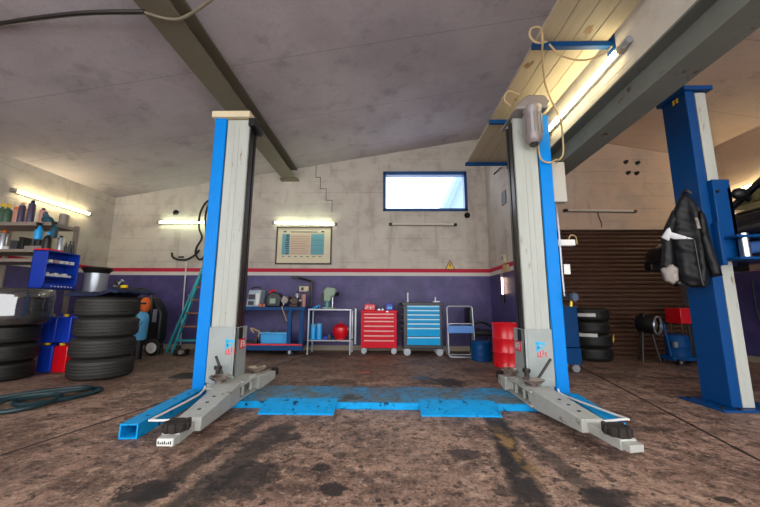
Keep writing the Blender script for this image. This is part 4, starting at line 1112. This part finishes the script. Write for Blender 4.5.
for x, r, mtn, lb in ((-2.26, .03, 'orange', 'small orange tin beside the black device on the workbench'), (-2.20, .022, 'pink_jar', 'small pink tin at the foot of the black device')):
    bottle('tin', x, 5.86, T, r, .06, MT[mtn], lb, 'tin', MT['dark_steel'], 'jar')
bv = thing('bench_vise', 'worn steel bench vise on the right of the workbench top', 'vise', (-1.68, 5.95, T))
MB().box(-1.75, -1.60, 5.86, 6.05, T, T + .05).box(-1.72, -1.60, 5.88, 6.04, T + .05, T + .17).box(-1.84, -1.76, 5.87, 6.05, T + .08, T + .19).build('body', pm('brown_cast_iron', '#4a3a30', .5, .4), bv, bevel=.012)
MB().cyl((-1.88, 5.96, T + .11), (-1.55, 5.96, T + .11), .022).cyl((-1.875, 5.93, T + .03), (-1.875, 5.93, T + .19), .01).build('screw', MT['steel'], bv)
MB().lathe([(0, 0), (.055, .0), (.06, .03), (0, .035)], (-1.83, 5.87, T + .12), (0, -1, 0)).build('jaw_cover', MT['grey_shelf'], bv)
MB().cyl((-1.82, 5.85, T + .12), (-1.81, 5.83, T + .12), .03).build('jaw_knob', MT['grey_shelf'], bv)
for i, (x, h_, mtn) in enumerate(((-1.70, .09, 'silver'), (-1.58, .07, 'pink_jar'))):
    bottle('tin', x, 6.2, T, .04, .2 + h_, MT[mtn], ('silver tin standing behind the bench vise', 'pink tin standing behind the bench vise')[i], 'tin', MT['dark_steel'], 'can')
tag(MB().tube([(-1.86, 5.80, T + .012), (-1.84, 5.745, T + .008), (-1.82, 5.735, T - .05), (-1.79, 5.735, T - .12), (-1.74, 5.735, T - .24)], .008).build('air_tube', MT['cable_beige']), 'thin pale tube hanging over the workbench front edge', 'tube')
la = thing('swing_arm', 'dark bent metal arm standing at the right end of the workbench', 'arm', (-1.47, 6.34, T))
MB().tube([(-1.47, 6.34, T), (-1.47, 6.34, T + .30), (-1.47, 6.34, T + .47), (-1.50, 6.33, T + .50), (-1.72, 6.28, T + .56)], .022, sm=3).build('pipe', MT['dark_steel'], la)
MB().box(-1.84, -1.70, 6.22, 6.32, T + .54, T + .585).build('head', MT['dark_steel'], la, bevel=.01)
so = thing('wall_socket', 'cream double wall socket above the right end of the workbench', 'socket', (-1.66, YB - .02, 1.13))
bx(-1.74, -1.55, YB - .045, YB, 1.13, 1.23).build('body', MT['beige'], so, bevel=.006)
bx(-1.70, -1.65, YB - .05, YB - .04, 1.15, 1.21).build('plug', MT['black'], so, bevel=.006)
tag(bx(-1.50, -1.46, YB - .03, YB, 1.10, 1.30).build('cable_duct', MT['brown_frame']), 'short dark cable duct on the purple wall by the socket', 'cable duct')
T = .186
bxx = thing('tool_box', 'bright blue tool box on the workbench lower shelf', 'tool box', (-2.0, 5.98, T))
MB().box(-2.24, -1.75, 5.88, 6.12, T, T + .17).build('body', MT['sky_blue'], bxx, bevel=.012)
MB().box(-2.25, -1.74, 5.87, 6.13, T + .17, T + .20).build('lid', MT['light_blue'], bxx, bevel=.008)
MB().box(-2.07, -2.03, 5.90, 5.94, T + .2, T + .23).box(-1.95, -1.91, 5.90, 5.94, T + .2, T + .23).box(-1.83, -1.8, 5.90, 5.94, T + .2, T + .22).build('latch', MT['black'], bxx)
gn = thing('air_gun', 'air tool with curled hose left of the blue tool box', 'air tool', (-2.38, 5.92, T))
MB().box(-2.52, -2.30, 5.86, 5.92, T, T + .045).box(-2.34, -2.29, 5.86, 5.92, T, T + .12).build('body', MT['dark_steel'], gn, bevel=.01)
MB().tube([(-2.30, 5.9, T + .10), (-2.26, 5.87, T + .20), (-2.33, 5.87, T + .24), (-2.42, 5.87, T + .27), (-2.36, 5.87, T + .19)], .014).build('hose', MT['cable_beige'], gn)

# ------------------------------------------------------------------ silver shelf trolley
ST = thing('tube_trolley', 'silver tubular two-shelf stand between the workbench and the red tool cabinet', 'stand', (-1.03, 6.1, 0))
for x in (-1.40, -.65):
    for y in (5.92, 6.28):
        bx(x - .014, x + .014, y - .014, y + .014, 0, .80).build('leg', MT['galv'], ST, bevel=.003)
bx(-1.42, -.63, 5.90, 6.30, .772, .80).build('top', MT['galv'], ST, bevel=.004)
bx(-1.42, -.63, 5.90, 6.30, .232, .255).build('shelf', MT['galv'], ST, bevel=.004)
bx(-.60, -.57, 6.2, 6.23, .15, .80).build('handle_post', MT['galv'], ST)
MB().tube([(-.64, 6.215, .80), (-.60, 6.215, .80), (-.585, 6.215, .77)], .01).build('handle', MT['galv'], ST)
T = .801
gr = thing('bench_drill', 'dull green drilling machine on top of the silver stand', 'drill', (-1.08, 6.1, T))
MB().box(-1.18, -.96, 6.0, 6.24, T, T + .025).build('base', MT['green'], gr, bevel=.006)
MB().cyl((-1.02, 6.16, T), (-1.02, 6.16, T + .32), .022).build('pillar', MT['steel'], gr)
MB().prism([(-1.16, T + .13), (-1.04, T + .13), (-1.02, T + .22), (-.96, T + .24), (-.93, T + .33), (-.98, T + .38), (-1.10, T + .40), (-1.17, T + .34)], 'y', 6.0, 6.18).build('head', MT['green'], gr, bevel=.02)
MB().cyl((-1.10, 6.06, T + .03), (-1.10, 6.06, T + .15), .045).build('motor', pm('teal_motor', '#4a8a8c', .4), gr)
MB().cyl((-.97, 6.06, T + .28), (-.90, 6.03, T + .26), .04).build('chuck', MT['black'], gr)
MB().box(-1.20, -1.16, 6.0, 6.1, T + .13, T + .28).build('switch_box', MT['black'], gr, bevel=.005)
tag(MB().tube([(-1.21, 5.96, T + .03), (-1.24, 5.97, T + .06), (-1.30, 5.98, T + .02), (-1.36, 6.0, T + .012), (-1.30, 6.05, T + .012), (-1.24, 6.02, T + .012), (-1.3, 5.95, T + .03), (-1.24, 5.95, T + .05)], .011).build('hose', MT['sky_blue']), 'bright blue air hose lying left of the green drilling machine', 'hose')
T = .256
bottle('jerrycan', -1.335, 6.02, T, .05, .27, MT['sky_blue'], 'bright blue bottle at the left end of the stand lower shelf', 'bottle', MT['light_blue'], 'jar', 'blue bottles on the stand')
bottle('jerrycan', -1.225, 6.02, T, .055, .28, MT['sky_blue'], 'bright blue bottle, the right one of the pair on the stand shelf', 'bottle', MT['light_blue'], 'jar', 'blue bottles on the stand')
for x, w_, h_, mtn, lb in ((-1.10, .08, .05, 'royal', 'small blue carton behind the blue bottles'), (-1.03, .05, .10, 'charcoal', 'small dark carton beside the red ball tank'), ):
    t = thing('carton', lb, 'box', (x, 6.02, T))
    bx(x - w_ / 2, x + w_ / 2, 5.96, 6.09, T, T + h_).build('body', MT[mtn], t, bevel=.005)
    bx(x - w_ / 2 - .003, x + w_ / 2 + .003, 5.957, 6.093, T + h_ - .012, T + h_ + .002).build('lid', MT['can_blue'], t, bevel=.003)
rb = thing('gas_cylinder', 'round red gas cylinder on the lower shelf of the silver stand', 'gas cylinder', (-.84, 6.06, T))
MB().lathe([(0, .0), (.09, 0), (.09, .02), (.13, .07), (.15, .14), (.14, .21), (.09, .26), (.035, .275), (0, .275)], (-.84, 6.06, T), seg=28).build('body', MT['red'], rb)
MB().cyl((-.84, 6.06, T + .27), (-.84, 6.06, T + .31), .022).build('valve', MT['red'], rb)
MB().cyl((-.70, 6.02, T + .18), (-.66, 6.0, T + .19), .03).build('outlet', MT['silver'], rb)

# ------------------------------------------------------------------ tool cabinets
def caster(par, x, y, mat, r=.05):
    w = MB().cyl((x, y - .018, r), (x, y + .018, r), r).build('caster', mat, par)
    MB().box(x - .028, x + .028, y - .03, y - .022, r, r * 2.1).box(x - .028, x + .028, y + .022, y + .03, r, r * 2.1).box(x - .03, x + .03, y - .03, y + .03, r * 2.02, r * 2.2).cyl((x, y - .034, r), (x, y - .02, r), r * .4).build('fork', MT['galv'], w)
RT = thing('tool_cabinet', 'red wheeled tool cabinet with drawers against the purple wall', 'tool cabinet', (-.14, 6.2, 0))
bx(-.465, .185, 6.02, 6.42, .11, .74).build('body', MT['red_tool'], RT, bevel=.006)
MB().box(-.475, .195, 6.0, 6.43, .735, .775).build('top', MT['red_tool'], RT, bevel=.008)
hs_ = [.065, .065, .085, .085, .085, .085, .08]
z = .725
for h in hs_:
    d = bx(-.42, .14, 6.003, 6.022, z - h + .006, z).build('drawer', MT['red_tool'], RT, bevel=.003)
    bx(-.41, .13, 5.995, 6.006, z - .028, z - .004).build('handle', MT['pink'], d, bevel=.003)
    z -= h
for x in (-.41, .13):
    for y in (6.06, 6.38): caster(RT, x, y, MT['galv'])
bx(-.01, .03, 5.99, 6.0, .745, .765).build('lock', MT['silver'], RT)
b = thing('parts_case', 'red case with pale pattern on the left of the red tool cabinet', 'case', (-.31, 6.12, .776))
MB().box(-.41, -.21, 6.05, 6.2, .776, .885).build('body', MT['red'], b, bevel=.01)
m = MB()
for i in range(6):
    x = -.39 + i * .028
    m.box(x, x + .014, 6.046, 6.052, .80 + .02 * (i % 3), .83 + .02 * (i % 2))
m.build('pattern', MT['white'], b)
MB().tube([(-.36, 6.1, .885), (-.35, 6.1, .91), (-.33, 6.1, .885)], .006).build('handle', MT['red'], b)
b = thing('oil_can', 'blue container with pale label on the right of the red tool cabinet', 'container', (.05, 6.12, .776))
MB().prism([(-.02, .776), (.125, .776), (.125, .87), (.10, .905), (.01, .905), (-.02, .87)], 'y', 6.06, 6.18).build('body', MT['can_blue'], b, bevel=.01)
MB().box(.01, .095, 6.056, 6.062, .80, .845).build('label_plate', MT['light_blue'], b)
for i, (x, w_) in enumerate(((-.17, .05), (-.09, .03))):
    tag(MB().box(x, x + w_, 6.08, 6.14, .776, .80).cyl((x + w_ / 2, 6.11, .80), (x + w_ / 2, 6.11, .815), .008).build('socket_bit', MT['silver']), ('larger silver socket piece on the red tool cabinet', 'smaller silver socket piece near the blue container')[i], 'tool')

BT = thing('tool_cabinet', 'bright blue drawers in a charcoal wheeled tool cabinet', 'tool cabinet', (.63, 6.1, 0))
MB().box(.295, .985, 5.88, 6.33, .12, .88).build('body', MT['charcoal'], BT, bevel=.01)
MB().box(.275, 1.005, 5.86, 6.35, .87, .925).build('top', MT['charcoal'], BT, bevel=.01)
hs_ = [.072, .078, .078, .078, .078, .155, .15]
z = .868
for h in hs_:
    d = bx(.36, .935, 5.855, 5.885, z - h + .008, z).build('drawer', MT['tool_blue'], BT, bevel=.003)
    bx(.365, .93, 5.845, 5.860, z - .026, z - .003).build('handle', MT['grip_blue'], d, bevel=.003)
    z -= h
for x in (.36, .93):
    for y in (5.92, 6.27): caster(BT, x, y, MT['galv'], .062)
m = MB()
for zz in (.82, .70, .6, .5, .4): m.box(.255, .295, 5.9, 6.1, zz, zz + .03)
m.build('side_tray', MT['black'], BT, bevel=.004)
MB().tube([(.29, 5.95, .90), (.23, 5.93, .90), (.21, 5.93, .85)], .014).build('handle', MT['black'], BT)
tag(MB().cyl((.385, 6.0, .926), (.385, 6.0, 1.10), .018).build('socket_extension', MT['silver']), 'upright silver bar on the left of the blue drawer cabinet', 'tool')
t = thing('ratchet', 'small silver tool standing on the right of the blue drawer cabinet', 'tool', (.88, 6.0, .926))
MB().cyl((.88, 6.0, .926), (.89, 6.0, 1.02), .014).build('shaft', MT['silver'], t)
MB().box(.84, .96, 5.96, 6.04, .926, .95).build('base', MT['silver'], t, bevel=.005)

# folding stand with blue panel
FS = thing('folding_stand', 'grey tubular folding stand with a soft blue panel', 'stand', (1.28, 5.85, 0))
def rr(x0, x1, y, z0, z1, r, lean=0):
    p = []
    for cx, cz, a0 in ((x1 - r, z1 - r, 0), (x0 + r, z1 - r, 90), (x0 + r, z0 + r, 180), (x1 - r, z0 + r, 270)):
        for k in range(5):
            a = math.radians(a0 + k * 22.5); zz = cz + r * math.sin(a)
            p.append((cx + r * math.cos(a), y + lean * (zz - z0), zz))
    return p
MB().tube(rr(1.055, 1.50, 5.72, .012, .86, .05, .12), .013, sm=1, closed=True).build('front_frame', MT['galv'], FS)
MB().tube(rr(1.06, 1.495, 5.98, .012, .56, .05, -.36), .010, sm=1, closed=True).build('rear_frame', MT['galv'], FS)
MB().box(1.06, 1.495, 5.735, 5.80, .40, .53).build('panel', MT['pad_blue'], FS, bevel=.02, segs=3)
# black padded chair
CH = thing('padded_chair', 'black padded chair turned sideways behind the folding stand', 'chair', (1.68, 6.15, 0))
MB().box(1.48, 1.58, 5.98, 6.36, .42, .84).build('backrest', MT['black'], CH, bevel=.04, segs=3)
MB().box(1.56, 1.93, 5.95, 6.38, .33, .43).build('seat', MT['black'], CH, bevel=.035, segs=3)
for x in (1.58, 1.88):
    for y in (6.0, 6.33): MB().cyl((x, y, 0), (x, y, .34), .016).build('leg', MT['black'], CH)
MB().tube([(1.55, 5.96, .55), (1.70, 5.95, .58), (1.86, 5.96, .50), (1.86, 5.97, .40)], .02).build('armrest', MT['black'], CH)
# drums
def drum(x, y, r, h, mat, label, lid=None):
    t = thing('drum', label, 'drum', (x, y, 0))
    pr = [(0, .012), (r * .96, .012), (r, 0), (r * 1.02, .012), (r, .025)]
    for k in (.33, .64): pr += [(r, h * k - .02), (r * 1.035, h * k), (r, h * k + .02)]
    pr += [(r, h - .03), (r * 1.03, h - .015), (r * .99, h), (r * .95, h - .012), (0, h - .015)]
    MB().lathe(pr, (x, y, 0), seg=36).build('body', mat, t)
    MB().cyl((x + r * .5, y - r * .3, h - .016), (x + r * .5, y - r * .3, h + .004), .022).build('bung', lid or MT['grey_shelf'], t)
    return t
drum(1.785, 5.02, .20, .625, MT['red'], 'bright red steel drum beside the right lift post')
bd = drum(1.535, 5.50, .155, .30, MT['navy'], 'low dark blue drum between the folding stand and the red drum', MT['charcoal'])

# ------------------------------------------------------------------ right bay
TC = thing('tool_trolley', 'tall blue wheeled tool trolley half hidden by the right lift post', 'trolley', (2.4, 4.75, 0))
bx(2.12, 2.60, 4.56, 4.98, .33, .87).build('body', MT['navy'], TC, bevel=.008)
bx(2.13, 2.61, 4.555, 4.98, .11, .32).build('drawer', MT['navy'], TC, bevel=.008)
bx(2.11, 2.61, 4.55, 4.99, .865, .89).build('top', MT['charcoal'], TC, bevel=.005)
for x in (2.2, 2.55):
    for y in (4.62, 4.9): caster(TC, x, y, MT['galv'])
HT = thing('space_heater', 'black cylindrical heater with bright round mouth before the roller door', 'heater', (4.22, 5.62, 0))
MB().lathe([(.12, -.02), (.145, -.02), (.15, 0), (.15, .22), (.13, .25), (0, .25), (0, .24), (.12, .20)], (4.33, 5.42, .58), (-.45, .75, .06), 28).build('barrel', MT['black'], HT)
MB().lathe([(.14, 0), (.152, -.012), (.145, -.03), (.13, -.028), (.125, 0)], (4.33, 5.42, .58), (-.45, .75, .06), 28, True).build('mouth_ring', MT['silver'], HT)
MB().lathe([(0, .06), (.05, .03), (.10, .02), (.115, .10), (0, .12)], (4.33, 5.42, .58), (-.45, .75, .06), 20).build('burner', pm('brassy_burner', '#8f8560', .3, .8), HT)
for (x, y) in ((4.33, 5.42), (4.05, 5.42), (4.2, 5.7)): MB().cyl((x, y, 0), ((x + 4.22) / 2, (y + 5.52) / 2, .47), .014).build('leg', MT['dark_steel'], HT)
MB().box(4.18, 4.28, 5.48, 5.58, .70, .755).build('top_handle', MT['black'], HT, bevel=.01)
VC = thing('vacuum_cleaner', 'blue round workshop vacuum on casters beside the black heater', 'vacuum cleaner', (4.56, 5.35, 0))
MB().lathe([(0, .10), (.14, .10), (.155, .12), (.155, .26), (.16, .27), (.155, .28), (.155, .40), (.13, .44), (.05, .46), (0, .46)], (4.56, 5.35, 0), seg=28).build('tank', MT['navy'], VC)
MB().prism([(4.36, .06), (4.86, .06), (4.86, .09), (4.70, .12), (4.36, .12)], 'y', 5.22, 5.5).build('dolly', MT['navy'], VC, bevel=.01)
MB().tube([(4.40, 5.30, .12), (4.37, 5.30, .4), (4.34, 5.30, .62)], .014).build('push_bar', MT['navy'], VC)
for (x, y, r) in ((4.44, 5.2, .045), (4.84, 5.22, .075), (4.44, 5.50, .045), (4.84, 5.50, .075)):
    w_ = MB().cyl((x, y - .02, r), (x, y + .02, r), r).build('caster', MT['black_matte'], VC)
    MB().cyl((x, y - .023, r), (x, y + .023, r), r * .4).build('hub', MT['galv'], w_)
MB().box(4.39, 4.44, 5.20, 5.24, .26, .34).build('latch', MT['silver'], VC)
RB = thing('metal_box', 'red metal box on a dark stand left of the right lift post', 'box', (4.99, 5.65, 0))
MB().box(4.80, 5.18, 5.50, 5.80, .60, .85).build('body', MT['red'], RB, bevel=.006)
MB().box(5.08, 5.11, 5.492, 5.502, .70, .73).build('latch', MT['black'], RB)
MB().tube([(4.90, 5.65, .85), (4.91, 5.65, .88), (5.07, 5.65, .88), (5.08, 5.65, .85)], .01, sm=2).build('handle', MT['dark_steel'], RB)
for x in (4.84, 5.14):
    for y in (5.55, 5.76): MB().cyl((x, y, 0), (x, y, .60), .012).build('stand_leg', MT['dark_steel'], RB)
# cables hanging on the purple right wall
cable([(XR - .03, 5.0, 1.30), (XR - .03, 4.95, .95), (XR - .03, 4.85, .6), (XR - .03, 4.92, .9), (XR - .03, 5.1, 1.28)], .012, MT['cable_orange'], 'ochre cable hanging on the dark wall behind the right lift post')
cable([(XR - .03, 5.35, 1.3), (XR - .03, 5.36, .8), (XR - .03, 5.28, .45), (XR - .03, 5.2, .8), (XR - .03, 5.22, 1.28)], .012, MT['hose_teal'], 'dark cable hanging on the wall further back than the ochre one', name='wall_cable')
# small things on the floor
tag(MB().box(-.36, -.22, 4.44, 4.47, 0, .012, Matrix.Rotation(.2, 3, 'Z')).build('red_rod', pm('faded_red_paint', '#9c4a44', .6), bevel=.004), 'small red tool lying on the floor behind the lift deck', 'tool')

# ------------------------------------------------------------------ light
W = bpy.data.worlds.new('sky'); SC.world = W; W.use_nodes = True
bg = W.node_tree.nodes['Background']
bg.inputs[0].default_value = (.98, .985, 1.0, 1); bg.inputs[1].default_value = 1.9
def portal(name, loc, rot, sx, sy):
    l = bpy.data.lights.new(name, 'AREA'); l.shape = 'RECTANGLE'; l.size = sx; l.size_y = sy
    l.cycles.is_portal = True
    o = link(name, l); o.location = loc; o.rotation_euler = rot
portal('door_daylight_portal', (.1, -1.2, 2.2), (-PI / 2, 0, 0), 11.6, 4.4)
portal('window_portal', (.79, YB + .2, 3.21), (-PI / 2 * -1, 0, 0) if False else (PI / 2 * -1, 0, PI), 1.74, .86)

# ------------------------------------------------------------------ camera
F = 325.0
P = math.atan(50 / F); YAW = math.atan(7 / F * math.cos(P)); RO = math.radians(.3)
fw = Vector((-math.sin(YAW) * math.cos(P), math.cos(YAW) * math.cos(P), math.sin(P)))
r0 = Vector((math.cos(YAW), math.sin(YAW), 0)); u0 = r0.cross(fw)
Rv = r0 * math.cos(RO) + u0 * math.sin(RO); Uv = u0 * math.cos(RO) - r0 * math.sin(RO)
cd = bpy.data.cameras.new('camera'); cd.sensor_width = 36; cd.lens = F / 760 * 36; cd.clip_start = .05
co = link('camera', cd)
m = Matrix((Rv, Uv, -fw)).transposed().to_4x4(); m.translation = Vector((0, 0, .9))
co.matrix_world = m
SC.camera = co
SC.view_settings.view_transform = 'Standard'; SC.view_settings.look = 'None'
SC.view_settings.exposure = 1.1; SC.view_settings.gamma = 1.0; SC.view_settings.use_curve_mapping = False
